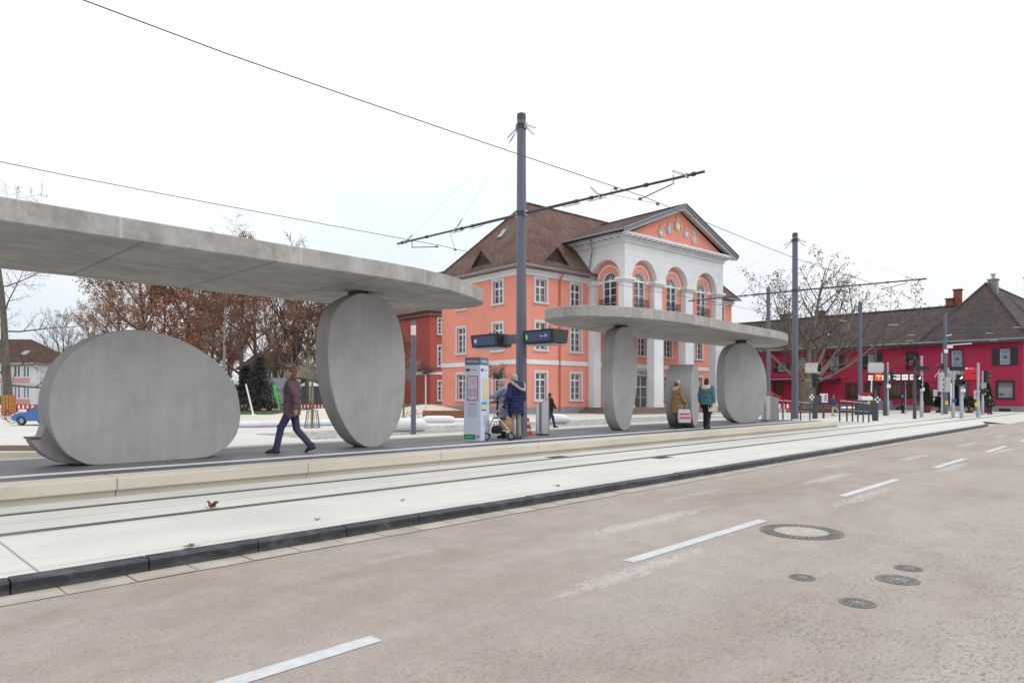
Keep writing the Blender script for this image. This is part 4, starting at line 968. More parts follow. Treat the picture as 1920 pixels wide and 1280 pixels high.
# rear wing, darker red
W0 = C0 + E1*9.1 + E2*25.3
wg = thing('town_hall_wing', 'darker red rear wing of the town hall, seen behind the lamp column', 'building', (W0.x, W0.y, 0), AL)
M_dred = mat_plaster('dark_red_plaster', (.42, .105, .088), .25)
m = MB(); opw = [(1.55-.5, 1.55+.5, z, z+h) for z, h in ((.95,2.1),(4.75,2.2),(8.3,1.7))]; ops = [(18-v-.5, 18-v+.5, z, z+h) for v in (3, 7, 11, 15) for z, h in ((.95,2.1),(4.75,2.2),(8.3,1.7))]
wall(m, (0,0), (14,0), .1, 10.7, opw, M_dred); wall(m, (0,18), (0,0), .1, 10.7, [], M_dred); m.build('wall', wg)
for z, h in ((.95,2.1),(4.75,2.2),(8.3,1.7)): place_win(wg, win_mesh(1.0, h, .22), (1.55, 0, z), 0)
m = MB()
for z0, z1, q, mm in ((3.8,4.1,.06,M_wst),(10.3,10.75,.25,mat('brown_cornice', (.20,.15,.14), .7, .1, 3)),(.1,.6,.06,M_plinth)): m.bx(-q,0,-q,18,z0,z1,mm); m.bx(0,14,-q,0,z0,z1,mm)
m.build('string_course', wg)
m = MB(); m.add([(-.6,-.6,10.75),(14.6,-.6,10.75),(14.6,18.6,10.75),(-.6,18.6,10.75),(7,7,17),(7,11,17)], [(0,1,4),(1,2,5,4),(2,3,5),(3,0,4,5),(3,2,1,0)], M_tile); m.build('roof', wg)

# ------------------------------------------------------------------ crimson corner house
AF = rad(87.2); F1 = V((cos(AF), sin(AF), 0)); R0 = at(1919, 57.7)
rh = thing('crimson_house', 'long crimson house with dark shutters and brown tiled roof at the crossing', 'house', (R0.x, R0.y, 0), AF)
# local frame: x = along facade to the left (+), y = toward the street (outward is +y)
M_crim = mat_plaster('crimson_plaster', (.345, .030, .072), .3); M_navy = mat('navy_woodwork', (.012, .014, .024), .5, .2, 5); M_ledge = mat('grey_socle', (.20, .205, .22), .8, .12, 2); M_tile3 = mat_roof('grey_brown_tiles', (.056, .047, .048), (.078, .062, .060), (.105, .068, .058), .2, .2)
lowW = [(.70,1.86,1.24,2.70), (7.85,9.05,1.30,2.66), (9.35,10.48,1.30,2.66), (11.35,12.58,1.27,2.62), (13.2,14.36,1.27,2.62), (16.95,19.15,1.25,2.72), (20.95,21.85,1.68,2.84)]
upW = [(.92,1.66,4.16,5.50), (4.45,5.28,4.08,5.52), (8.03,8.92,3.95,5.50), (11.55,12.35,4.12,5.48), (15.1,15.9,4.05,5.48), (18.5,19.2,4.3,5.5), (20.55,21.4,4.05,4.95)]
door = (4.05, 5.5, .57, 2.62)
m = MB(); LN = 30
wall(m, (0,0), (0,0.001), 0, .1, [], M_crim) if 0 else None
# outward = right of A->B; facade outward is +y when A->B runs toward -x
ops = [(LN-o[1], LN-o[0], o[2], o[3]) for o in lowW + upW + [door]]
wall(m, (LN,0), (0,0), .5, 6.3, ops, M_crim, .2, M_navy); wall(m, (0,0), (0,-12), .5, 6.3, [], M_crim); wall(m, (LN,-10), (LN,0), .5, 6.3, [], M_crim)
m.build('wall', rh)
m = MB(); m.bx(5.55, LN, 0, .06, -.05, .58, M_ledge); m.bx(0, 4.0, 0, .06, -.05, .58, M_ledge); m.bx(-.06, 0, -12, .06, -.05, .58, M_ledge)
for u in (1.3, 9.4): m.bx(u-.42, u+.42, .06, .075, .12, .38, M_black)
m.build('socle', rh)
MB().bx(6.0, LN, 0, .05, 2.70, 2.76, mat('dark_crimson', (.16, .012, .03), .7, .1, 3)).build('string_course', rh)
def rwin(o, sh, fr, cols=1, rows=2, glass=M_glassl, dark=M_navy):
    w_, h = o[1]-o[0], o[3]-o[2]; me = win_mesh(w_, h, .17, .0, cols, rows, fr, M_surr, glass, False, .06)
    w = place_win(rh, me, ((o[0]+o[1])/2, 0, o[2]), pi); q = MB()
    for x0, x1, z0, z1 in ((-w_/2-.1,-w_/2,-.1,h+.1),(w_/2,w_/2+.1,-.1,h+.1),(-w_/2,w_/2,h,h+.1),(-w_/2,w_/2,-.1,0)): q.bx(x0, x1, -.045, .0, z0, z1, dark)
    q.build('frame', w)
    if sh:
        for s_ in (-1, 1):
            b = MB(); x0 = s_*(w_/2+.12); x1 = s_*(w_/2+.54); a0, a1 = min(x0,x1), max(x0,x1)
            b.bx(a0, a1, -.07, -.046, -.06, h+.06, M_navy)
            for k in range(14): z = .0 + k*h/14; b.bx(a0+.05, a1-.05, -.082, -.07, z, z+h/28, M_black)
            b.build('shutter', w)
    return w
M_wgrey = mat('sash_white', (.55, .56, .60), .5, .05, 4); M_brfr = mat('brown_sash', (.14, .085, .035), .5, .2, 6)
M_warm = mat('tavern_window_glass', (.03, .022, .02), .1, .8, 2, spec=.6, col2=(.10, .05, .025)); M_sky = mat('curtained_glass', (.16, .19, .25), .15, .3, 1.5, spec=.6, col2=(.28, .32, .40))
for i, o in enumerate(upW):
    if i == 2: 
        w = rwin(o, False, M_navy, 1, 1, mat('dark_blind', (.022, .024, .03), .6, .2, 4)); continue
    w = rwin(o, i in (0, 3, 4, 6), M_wgrey, 1, 3, M_sky)
    if i in (0, 1):   # paper star hung in the window
        m = MB(); cx, cz = 0, (o[3]-o[2])*.45
        for k in range(8): a = k*pi/4; m.add([(cx, .12, cz), (cx+.07*cos(a+.3), .115, cz+.07*sin(a+.3)), (cx+.26*cos(a), .12, cz+.26*sin(a)), (cx+.07*cos(a-.3), .115, cz+.07*sin(a-.3))], [(0,1,2,3)], M_navy)
        m.build('paper_star', w)
for i, o in enumerate(lowW):
    if i == 0:
        w = rwin(o, False, M_navy, 1, 1, mat('shop_pane', (.24, .25, .27), .15, .2, 1, spec=.6)); m = MB(); m.bx(-.5, .5, .118, .125, 1.0, 1.4, mat('pane_band', (.13, .13, .135), .4, .1, 3)); m.add([(-.05,.12,.32),(-.28,.12,.32),(-.28,.12,.39),(-.05,.12,.39)], [(0,1,2,3)], M_black); m.add([(-.28,.12,.25),(-.5,.12,.355),(-.28,.12,.46)], [(0,1,2)], M_black); m.build('arrow_sticker', w)
    else:
        w = rwin(o, False, M_brfr, 2 if i < 5 else (4 if i == 5 else 1), 1, M_warm, mat('dark_brown_frame', (.035, .018, .015), .6, .2, 4))
        if i in (1, 2, 3, 4, 5):
            q = MB(); rr = random.Random(i)
            for k in range(26): q.ell((rr.uniform(-.42, .42)*(o[1]-o[0]), -.02+rr.uniform(-.06, .04), rr.uniform(.02, .26)), (.07, .05, .06), mat('window_box_green', (.028, .05, .02), .8, .5, 9), 6, 4)
            q.build('window_box', w)
# entrance
d_ = thing
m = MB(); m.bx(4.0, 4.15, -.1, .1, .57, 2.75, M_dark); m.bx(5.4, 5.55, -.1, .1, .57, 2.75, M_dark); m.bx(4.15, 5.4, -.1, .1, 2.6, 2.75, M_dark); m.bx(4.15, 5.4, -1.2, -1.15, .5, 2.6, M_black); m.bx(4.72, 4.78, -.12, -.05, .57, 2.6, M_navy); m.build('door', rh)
m = MB()
for k in range(3): m.bx(3.6-k*.0, 5.75, 0, .42+k*.32, -.05+0*k, .57-.19*k - .003*k, mat('stone_steps', (.33, .31, .28), .8, .15, 2))
m.build('entrance_steps', rh)
M_papr = mat('poster_paper', (.52, .52, .52), .6, .5, 6, col2=(.7, .69, .66)); M_psr = mat('poster_dark_print', (.05, .05, .07), .6, .8, 5, col2=(.55, .5, .5))
m = MB(); m.bx(4.2, 4.68, -.1, -.05, .65, 2.5, M_psr); m.build('door_poster', rh)
m = MB(); m.bx(6.28, 6.78, 0, .09, .5, 2.15, M_black)
for z in (.66, 1.42): m.bx(6.36, 6.70, .09, .1, z, z+.62, M_papr); [m.bx(6.40, 6.66, .1, .103, z+.07+q*.08, z+.09+q*.08, M_grl) for q in range(6)]
m.build('menu_case', rh)
m = MB(); m.bx(2.95, 3.55, 0, .05, 1.1, 1.95, M_papr); m.ell((3.25, .05, 1.55), (.22, .02, .28), M_psr, 12, 6); m.bx(3.0, 3.5, .05, .06, 1.12, 1.2, M_pos); m.bx(3.0, 3.3, 0, .06, 2.05, 2.35, mat('dim_crimson_board', (.12, .02, .04), .6, .3, 6)); m.build('wall_poster', rh)
M_sgr = mat('bright_red_sign', lin((215, 40, 60)), .5, .06, 3)
m = MB(); m.bx(3.05, 4.3, 0, .08, 2.88, 4.02, M_sgr)
for q in range(5): m.bx(3.15, 4.2, .08, .083, 3.0+q*.2, 3.012+q*.2, mat('sign_dark_red', lin((120, 20, 40)), .5, 0))
m.bx(3.3, 3.75, .08, .085, 3.42, 3.5, M_black); m.bx(4.0, 4.18, .08, .085, 3.82, 3.96, M_lt); m.bx(3.6, 3.9, .08, .085, 3.85, 3.9, M_lt); m.build('red_sign', rh)
m = MB(); m.bx(4.4, 5.7, 0, .1, 2.9, 4.0, mat('mixed_posters', (.25, .22, .30), .6, .6, 4, col2=(.62, .60, .62))); m.build('poster_board', rh)
# lit restaurant name boxes
M_lit = mat('light_box', (.75, .75, .73), .4, 0, emit=(1, .98, .94), es=.35)
m = MB(); m.bx(8.1, 12.35, 0, .10, 2.86, 3.56, M_navy)
for u0, u1 in ((11.85,12.28),(11.25,11.72),(10.75,11.05),(9.45,10.62),(8.78,9.3),(8.2,8.62)): m.bx(u0, u1, .10, .13, 2.95, 3.47, M_lit)
m.text('LAMM', .44, M_black, TR(10.02, .135, 3.2) @ RZ(pi) @ RX(pi/2), .012, 'CENTER', .82)
for u0, u1, mm in ((11.93,12.2,mat('sign_orange', lin((220,120,50)), .5, 0)), (11.33,11.64,M_grl), (8.86,9.22,mat('sign_orange', (1,1,1))), (8.28,8.54,mat('sign_orange', (1,1,1)))): m.bx(u0, u1, .13, .133, 3.18, 3.25, mm)
m.torus((8.41, .135, 3.25), .1, .018, mat('sign_orange', (1,1,1)), 'Y', 16, 4)
m.build('name_board', rh)
# flat awning on brackets
m = MB(); m.bx(14.9, 22.6, 0, 1.35, 3.02, 3.17, M_navy); m.bx(15.5, 22.6, .2, 1.36, 3.17, 3.215, mat('awning_top', lin((175, 205, 220)), .3, .1, 2))
for u in (15.3, 17.6, 19.9, 22.2): m.tube([(u, .05, 3.75), (u, .7, 3.5), (u, 1.2, 3.2)], .03, M_dark, 6)
for u in (14.6,): m.tube([(u+.5, .02, 3.1), (u-.5, .02, 3.25)], .03, M_navy, 6)
for u in (17.0, 22.6): m.bx(u-.1, u+.1, 1.15, 1.35, -.0, 3.02, M_navy)
m.build('awning', rh)
# roofs: long eaves roof plus the higher hipped end
EZ3 = 6.3; m = MB()
m.add([(LN+.4,.5,EZ3),(5.6,.5,EZ3),(5.6,-5.2,10.07),(LN+.4,-5.2,10.07),(LN+.4,-10.6,EZ3),(5.6,-10.6,EZ3)], [(1,0,3,2),(3,4,5,2)], M_tile3)
m.add([(-.5,.5,EZ3+.003),(7.9,.5,EZ3+.003),(3.7,-4.9,11.95),(3.7,-26,11.95),(-.5,-26,EZ3),(7.9,-26,EZ3)], [(0,1,2),(1,5,3,2),(0,2,3,4)], M_tile3)
for p, q in (((7.9,.5,EZ3),(3.7,-4.9,11.95)), ((-.5,.5,EZ3),(3.7,-4.9,11.95)), ((3.7,-4.9,11.95),(3.7,-26,11.95)), ((6.2,-5.2,10.09),(LN,-5.2,10.09))):
    p, q = V(p), V(q); k = int((q-p).length/.4)
    if p.x == 7.9: continue
    for i in range(k): m.tube([p+(q-p)*(i/k)+V((0,0,.02)), p+(q-p)*((i+.95)/k)+V((0,0,.05))], .10, M_tile3, 6)
ro = m.build('roof', rh)
m = MB(); m.bx(-.5, LN+.4, .5, .62, EZ3-.24, EZ3+.02, mat('navy_fascia', (.035, .04, .055), .5, .15, 3)); m.bx(-.5, LN+.4, 0, .5, EZ3-.1, EZ3-.05, M_navy); m.tube([(-.6,.66,EZ3), (LN+.4,.66,EZ3)], .075, M_zinc, 8)
m.build('eaves', rh)
M_brk = mat('chimney_brick', (.22, .075, .05), .85, .25, 6); M_chs = mat('chimney_render', (.25, .24, .22), .85, .2, 5)
def chim(u, v, z0, z1, w_, mm, cap=True):
    m = MB(); m.bx(u-w_/2, u+w_/2, v-w_/2, v+w_/2, z0, z1, mm); m.bx(u-w_/2-.08, u+w_/2+.08, v-w_/2-.08, v+w_/2+.08, z1, z1+.1, M_dark if mm is M_brk else mm)
    if mm is M_chs and w_ > .6: m.lathe([(.16,0),(.14,.35),(.24,.4),(.2,.55),(.0,.56)], M_galv, 10, (u, v, z1+.1), cap=False)
    m.build('chimney', ro)
chim(6.35, -6.4, 9.5, 11.75, .62, M_brk); chim(6.95, -6.2, 9.5, 10.9, .62, M_brk); chim(3.5, -6.6, 11.0, 12.4, .72, M_chs); chim(1.6, -12, 9, 13.0, .8, M_chs)
chim(19.3, -5.6, 9.2, 10.75, .8, M_brk if 0 else mat('old_chimney', (.13, .11, .09), .9, .3, 5)); chim(23.2, -5.6, 9.2, 10.7, .9, MATS['old_chimney'])
m = MB(); m.T = TR(16.6, -1.9, EZ3 + 2.4*.661) @ RX(-atan2(3.77, 5.7)); m.bx(-.35, .35, -.5, .5, 0, .1, M_zinc); m.bx(-.28, .28, -.43, .43, .1, .11, M_sky); m.build('skylight', ro)
# ================================================================== TREES
def rot_about(d, ax, a): return Quaternion(ax, a) @ d
class TreeGen:
    def __init__(s, seed, bark, twig, kids=(11, 7, 6), ang=(50, 45, 45), ratio=(.55, .5, .5), up=.25, leader=True, start=.3, wob=.12, sides=(10, 6, 4, 3), rmin=.010, leafy=0, leaf=None, leafsize=.12, hang=0, droop=0, blev=1, rk=1.0):
        s.r = random.Random(seed); s.__dict__.update(bark=bark, twig=twig, kids=kids, ang=ang, ratio=ratio, up=up, leader=leader, start=start, wob=wob, sides=sides, rmin=rmin, leafy=leafy, leaf=leaf, leafsize=leafsize, hang=hang, droop=droop, blev=blev, rk=rk)
        s.trunk, s.crown = MB(), MB(); s.nl = 0
    def branch(s, p, d, L_, r0, r1, lev):
        n = (9, 6, 5, 3)[min(lev, 3)]; pts, rs, dirs = [V(p)], [r0], []; d = V(d).normalized()
        for i in range(n):
            w = s.wob*(.35 if lev == 0 else 1)
            d = (d + V((s.r.uniform(-w, w), s.r.uniform(-w, w), s.r.uniform(-w, w) + (s.up*.25 if lev > 0 else 0) - s.droop*(lev >= 2)*.3))).normalized()
            pts.append(pts[-1] + d*L_/n); rs.append(max(s.rmin*.5, r0 + (r1-r0)*(i+1)/n)); dirs.append(d.copy())
        (s.trunk if lev <= 1 else s.crown).tube(pts, rs, s.bark if lev <= s.blev else s.twig, s.sides[min(lev, 3)], False)
        if lev < len(s.kids):
            k = s.kids[lev]
            for j in range(k):
                f = s.start + (1-s.start)*(j + s.r.uniform(.2, .8))/k if lev == 0 else .18 + .82*(j + s.r.random())/k
                q = f*n; i = min(int(q), n-1); P = pts[i].lerp(pts[i+1], q-i); rr = rs[i] + (rs[i+1]-rs[i])*(q-i)
                ax = dirs[i].orthogonal().normalized(); az = j*2.4 + s.r.uniform(-.6, .6)
                ax = Quaternion(dirs[i], az) @ ax
                nd = rot_about(dirs[i], ax, rad(s.ang[lev]*s.r.uniform(.7, 1.25)))
                ln = L_*s.ratio[lev]*s.r.uniform(.65, 1.15)*(1.1 - .62*f if lev == 0 and s.leader else 1.05-.45*f)
                rb = min(rr*.62, r0*.5)*(s.rk if lev == 0 else 1); s.branch(P, nd, ln, max(rb, s.rmin), max(s.rmin*.6, rb*.25), lev+1)
        if lev >= len(s.kids)-0 and s.leafy:
            for q in range(s.leafy):
                if s.r.random() < .25: continue
                i = s.r.randrange(1, len(pts)); s.leaf_at(pts[i] + V([s.r.gauss(0, s.leafsize*.9) for _ in range(3)]), s.leafsize*s.r.uniform(.6, 1.3))
    def leaf_at(s, p, sz):
        a = V([s.r.gauss(0, 1) for _ in range(3)]).normalized(); b = a.orthogonal().normalized(); b = Quaternion(a, s.r.uniform(0, 6.28)) @ b
        if s.hang: b = (b*.3 + V((0, 0, -1))).normalized(); a = b.orthogonal().normalized(); a = Quaternion(b, s.r.uniform(0, 6.28)) @ a
        c = a.cross(b) if not s.hang else a; m_ = s.leaf[s.r.randrange(len(s.leaf))]
        s.crown.add([p, p + (b*.5 + c*.33)*sz, p + b*sz*1.05 + a.cross(b)*.0, p + (b*.5 - c*.33)*sz], [(0,1,2,3)], m_); s.nl += 1
    def meshes(s): return s.trunk.mesh('trunk', 60), s.crown.mesh('crown')
def leafm(n, c): return mat(n, c, .75, .3, 1.5, 2)
BR = [leafm('leaf_rust', (0.280, 0.119, 0.073)), leafm('leaf_brown', (0.210, 0.109, 0.077)), leafm('leaf_ochre', (0.392, 0.210, 0.098)), leafm('leaf_dull', (0.252, 0.161, 0.119))]
RD = [leafm('leaf_red', (0.280, 0.087, 0.049)), BR[0], leafm('leaf_orange', (0.420, 0.182, 0.070))]
DG = [leafm('needle_dark', (.012, .022, .014)), leafm('needle_mid', (.022, .036, .020)), leafm('needle_black', (.008, .013, .011))]
def tree(name, meshes, p, rz, s, label, group):
    t = thing(name, label, 'tree', p, rz, group); t.scale = (s,)*3 if isinstance(s, (int, float)) else s
    link('trunk', meshes[0], t); link('crown', meshes[1], t); return t
def gen(T, h, r, d=(0, 0, 1)): T.branch((0,0,0), d, h, r, r*.12, 0); return T.meshes()
brown = gen(TreeGen(11, M_bark, M_twig, (13, 8, 6), (58, 48, 45), (.55, .5, .45), .35, start=.22, leafy=30, leaf=BR, leafsize=.17, rmin=.014), 15, .30)
brown2 = gen(TreeGen(23, M_bark, M_twig, (12, 8, 6), (55, 50, 45), (.52, .5, .45), .3, start=.15, leafy=28, leaf=RD+BR[:2], leafsize=.17, rmin=.014), 12, .26)
bare = gen(TreeGen(31, M_bark, M_twig, (14, 8, 6), (48, 42, 40), (.55, .5, .5), .35, start=.18, rmin=.018), 13, .24)
bare2 = gen(TreeGen(37, M_bark, M_twig, (16, 8, 6), (35, 38, 40), (.75, .5, .5), .35, start=.08, rmin=.018), 10, .22)
M_birch = mat('birch_bark', (.30, .28, .255), .8, .3, 4, col2=(.12, .11, .10), stretch=(1, 1, 2.5))
birch = gen(TreeGen(41, M_birch, mat('birch_twig', (.10, .06, .055), .9, .3, 2), (16, 9, 7), (42, 45, 45), (.33, .5, .55), .5, start=.28, rmin=.011, droop=.9, blev=0), 18, .17)
tall = gen(TreeGen(43, mat_bark('larch_bark', (.075, .066, .055), (.16, .145, .12)), M_twig, (20, 9, 7), (84, 55, 50), (.44, .42, .45), .25, start=.13, rmin=.011, leafy=2, leaf=[BR[3]], leafsize=.09, rk=.55), 20, .36)
GP = 'trees of the park behind the tram stop'
def pz(px, D, z=.1): p = at(px, D); p.z = z; return p
tall_t = tree('larch_tree', tall, pz(16, 47), 1.2, (.9, .9, .76), 'tall bare tree with orange boards round its trunk, by the blue car', GP)
m = MB()
for k in range(14):
    a = 2*pi*k/14; m.cb((.43*cos(a), .43*sin(a), .95), (.05, .17, 1.9), mat('orange_boards', (.42, .17, .045), .7, .25, 5), a)
for z in (.4, 1.5): m.torus((0,0,z), .46, .012, M_wire, 'Z', 20, 4)
m.build('trunk_guard', tall_t)
tree('bare_tree', bare, pz(172, 88), .5, .85, 'bare grey tree beside the white house', GP)
tree('bare_tree', bare2, pz(120, 104), 2.1, 1.1, 'faint bare tree behind the roof of the white house', GP)
tree('brown_leaf_tree', brown, pz(272, 64), .3, .95, 'rust leaved tree behind the top of the low pebble slab', GP)
tree('brown_leaf_tree', brown2, pz(350, 62), 2.9, 1.08, 'reddish leaved tree right of the signboard frame', GP)
tree('brown_leaf_tree', brown, pz(452, 60), 4.2, .86, 'ochre leaved tree just right of the birch trunk', GP)
tree('brown_leaf_tree', brown2, pz(400, 78), 1.3, 1.05, 'brown leaved tree half hidden behind the birch', GP)
tree('brown_leaf_tree', brown, pz(225, 82), 5.1, .9, 'thin brown leaved tree left of the rust leaved one', GP)
tree('birch_tree', birch, pz(417, 54), .8, (.95, .95, .77), 'tall white barked birch with a bare crown rising over the near canopy', GP)
tree('bare_tree', bare2, pz(548, 66), .2, 1.22, 'many stemmed bare tree left of the tall oval slab', GP)
tree('bare_tree', bare2, pz(520, 84), 3.3, 1.3, 'bare many stemmed tree farther back behind the dark conifer', GP)
tree('brown_leaf_tree', brown2, pz(600, 72), .9, .92, 'red leaved tree partly hidden by the tall oval slab', GP)
tree('brown_leaf_tree', brown2, pz(655, 76), 3.9, .9, 'red leaved tree seen through the gap under the near canopy', GP)
tree('brown_leaf_tree', brown2, pz(742, 70), 5.2, .62, 'small brown leaved tree at the corner of the red rear wing', GP)
for px_, D_, rz_0, s_0, me_, lb_ in ((305, 74, 2.2, .95, brown, 'brown leaved tree rising just right of the signboard frame, farther back'), (478, 80, 1.1, .98, brown, 'dull brown tree farther back between birch and conifer'), (575, 64, 3.0, .8, brown, 'rust leaved tree directly behind the caged tree'), (430, 92, 2.6, 1.1, brown2, 'hazy brown tree far behind the birch trunk')):
    tree('brown_leaf_tree', me_, pz(px_, D_), rz_0, s_0, lb_, GP)
# conifer
def conifer(seed, h, rb):
    r = random.Random(seed); tr, cr = MB(), MB(); tr.tube([(0,0,0), (0,0,h*.5), (0,0,h)], [.16, .1, .02], M_bark, 8)
    for i in range(46):
        z = .9 + (h-1)*i/46; L_ = rb*(1-(i/46))**.8*r.uniform(.7, 1.1) + .15
        for k in range(6):
            a = r.uniform(0, 6.28); e = V((cos(a)*L_, sin(a)*L_, -L_*.25 + r.uniform(-.1, .1))); cr.tube([(0,0,z), V((0,0,z))+e*.5+V((0,0,.05)), V((0,0,z))+e], [.02, .014, .006], M_bark, 3, False)
            for q in range(int(10 + L_*16)):
                f = r.uniform(.2, 1); p = V((0,0,z)) + e*f + V((r.gauss(0,.09), r.gauss(0,.09), r.gauss(-.06,.08))); dd = V((r.gauss(0,1), r.gauss(0,1), r.gauss(-.5,.6))).normalized(); sd_ = dd.orthogonal().normalized(); s_ = r.uniform(.10, .24)
                cr.add([p, p+dd*s_*.5+sd_*s_*.22, p+dd*s_, p+dd*s_*.5-sd_*s_*.22], [(0,1,2,3)], DG[r.randrange(3)])
    return tr.mesh('trunk', 60), cr.mesh('crown')
con = conifer(3, 5.6, 2.0)
tree('conifer_tree', con, pz(487, 57), 0, (.95, .95, .86), 'dark green conifer right of the low pebble slab', GP)
tree('conifer_tree', con, pz(463, 60), 2, (.9, .9, .75), 'shorter dark conifer at the edge of the lawn', GP)
# plane tree before the crimson house
M_plane = mat_bark('plane_bark', (.12, .10, .08), (.25, .21, .17))
SEED = [leafm('seed_brown', (.10, .075, .058)), leafm('seed_dark', (.07, .052, .042))]
T = TreeGen(57, M_plane, mat('plane_twig', (.10, .08, .062), .9, .3, 2), (10, 10, 9), (42, 46, 44), (.62, .52, .5), .5, start=.3, rmin=.015, leafy=10, leaf=SEED, leafsize=.15, hang=1)
T.trunk.lathe([(.80,0),(.62,.12),(.56,.5),(.54,1.6),(.58,2.3),(.66,2.75),(.50,3.05),(.2,3.2)], M_plane, 20)
for k in range(3): a = .6+k*.9; T.trunk.ell((.55*cos(a+3.6), .55*sin(a+3.6), 2.35+.2*k), (.2,.2,.17), mat('cut_wood', (.36,.30,.23), .8, .2, 5), 8, 6)
for (ax, up_, ln, r_) in ((LEFT*-.88+FWD*.15, .85, 10.2, .25), (LEFT*.85, .62, 6.6, .20), (V((0,0,1))+LEFT*.06, .9, 11.6, .27), (LEFT*-.50+FWD*.3, .95, 11.2, .18), (LEFT*.30-FWD*.2, 1.0, 10.4, .14), (FWD*-.4+LEFT*.5, .8, 9.5, .13), (LEFT*-1.0-FWD*.3, .62, 10.6, .14)):
    dd = V(ax); dd.z += up_; dd.normalize(); T.branch(V((0,0,2.45)) + V((dd.x, dd.y, 0))*.25, dd, ln, r_, r_*.12, 1)
pl = T.meshes(); tp = at(1512, 58); tp.z = .3
tree('plane_tree', pl, tp, 0, (1.04, 1.04, .84), 'large pollarded plane tree full of seed heads in front of the crimson house', None)
t = thing('tree_bed', 'low reddish wooden planting bed with white round ends under the plane tree', 'planter', (tp.x-1.2, tp.y-1.6, .1), ANG_LEFT)
m = MB(); m.bx(-2.2, 2.2, -1.6, 1.6, 0, .34, mat('bed_soil', (.10, .05, .03), .9, .3, 4)); m.build('bed', t)
m = MB(); 
for z in (.24, .40): m.bx(-2.5, 2.3, -1.9, -1.62, z, z+.1, mat('red_slats', (.20, .065, .045), .6, .25, 3, stretch=(1,8,8)))
m.build('slat_seat', t)
for s_ in (-1, 1):
    m = MB(); m.tube([(s_*2.35,-1.8,.23),(s_*3.8,-1.8,.23)], [.23,.23], M_white, 16); m.ell((s_*3.8,-1.8,.23), (.22,.23,.23), M_white, 16, 10); m.build('round_end', t, 50)
# young trees on the plaza
M_lich = mat_bark('mossy_bark', (.13, .13, .03), (.26, .25, .07)); M_ltw = mat('pale_twig', (.26, .23, .18), .9, .2, 3)
def young(seed, h, flat, bark, twig_):
    r = random.Random(seed); tr, cr = MB(), MB(); tr.tube([(0,0,0),(.01,0,h*.5),(0,0,h)], [.055,.05,.045], bark, 8)
    for k in range(16):
        a = 2*pi*k/16 + r.uniform(-.2,.2); L_ = r.uniform(.5, 1.1)*flat; q = [V((0,0,h-r.uniform(0,.15)))]; d = V((cos(a), sin(a), .12))
        for i in range(5): d = (d + V((r.uniform(-.5,.5), r.uniform(-.5,.5), r.uniform(-.1,.45)))).normalized(); q.append(q[-1]+d*L_/4)
        cr.tube(q, [.022,.018,.014,.012,.009,.006], twig_, 4, False)
        for p in q[1:]:
            for j in range(5):
                d2 = V((r.gauss(0,1), r.gauss(0,1), r.gauss(.7,.6))).normalized(); cr.tube([p, p+d2*r.uniform(.12,.3), p+d2*r.uniform(.3,.5)+V((r.gauss(0,.08),r.gauss(0,.08),.05))], [.009,.007,.004], twig_, 3, False)
    return tr.mesh('trunk', 60), cr.mesh('crown')
cg_ = tree('young_tree', young(5, 2.15, 1.0, M_lich, M_ltw), gnd(585.5, 802, .11), 0, 1, 'young flat crowned tree with a mossy stem inside a wire cage', 'young trees on the plaza')
m = MB()
for k in range(14): a = 2*pi*k/14; m.tube([(.33*cos(a), .33*sin(a), 0), (.22*cos(a), .22*sin(a), .78)], .009, M_dark, 5)
for z, r_ in ((.02,.33),(.76,.225)): m.torus((0,0,z), r_, .009, M_dark, 'Z', 24, 5)
m.build('cage', cg_)
wt = tree('young_tree', young(8, 2.9, .9, mat_bark('whitewashed_bark', (.50,.49,.47), (.66,.65,.63)), M_twig), pz(798, 48, .45), 0, .92, 'young tree with a whitewashed stem in front of the red rear wing', 'young trees on the plaza')
tree('young_tree', young(9, 2.7, 1.0, M_bark, M_twig), pz(933, 44), 1, .95, 'slender young tree with bare twigs behind the info pillar', 'young trees on the plaza')
tree('young_tree', young(12, 2.2, 1.0, M_lich, M_ltw), pz(757, 32), 2, 1, 'young mossy stemmed tree half hidden by the tall oval slab', 'young trees on the plaza')

# ================================================================== PLAZA FURNITURE
M_whitec = mat('white_cast_concrete', (.66, .67, .69), .55, .08, 3, bump=.08, bscale=60); M_cream = mat('cream_resin_paving', (.55, .49, .40), .85, .1, 1.2, bump=.1, bscale=80)
M_lawn = mat('lawn', (.05, .085, .022), .9, .35, 3, 6, .6, 60)
def mound(px, D, rx, ry, h, lb, rz=ANG_LEFT):
    m = MB(); n, k = 48, 8; vs = []
    for i in range(k+1):
        f = i/k
        for j in range(n): a = 2*pi*j/n; vs.append((rx*f*cos(a), ry*f*sin(a), h*(cos(pi*f)+1)/2*.9 + .1*h*(1-f*f)))
    m.add(vs, [(i*n+j, i*n+(j+1) % n, (i+1)*n+(j+1) % n, (i+1)*n+j) for i in range(k) for j in range(n)], M_cream)
    o = m.build('paved_mound', None, 60); o.location = pz(px, D, .1); o.rotation_euler = (0,0,rz); return tag(o, lb, 'mound', 'cream paved play mounds')
mound(640, 45, 6.6, 5.0, .62, 'wide low cream paved mound behind the walking person'); mound(800, 52, 4.3, 4.5, .72, 'cream paved mound before the red rear wing')
lw = MB().add([(-7,-3,.0),(7,-3,.0),(8,6,.12),(-8,6,.12)], [(0,1,2,3)], M_lawn).build('lawn'); lw.location = pz(455, 53, .13); lw.rotation_euler = (0,0,ANG_LEFT+pi); tag(lw, kind='structure')
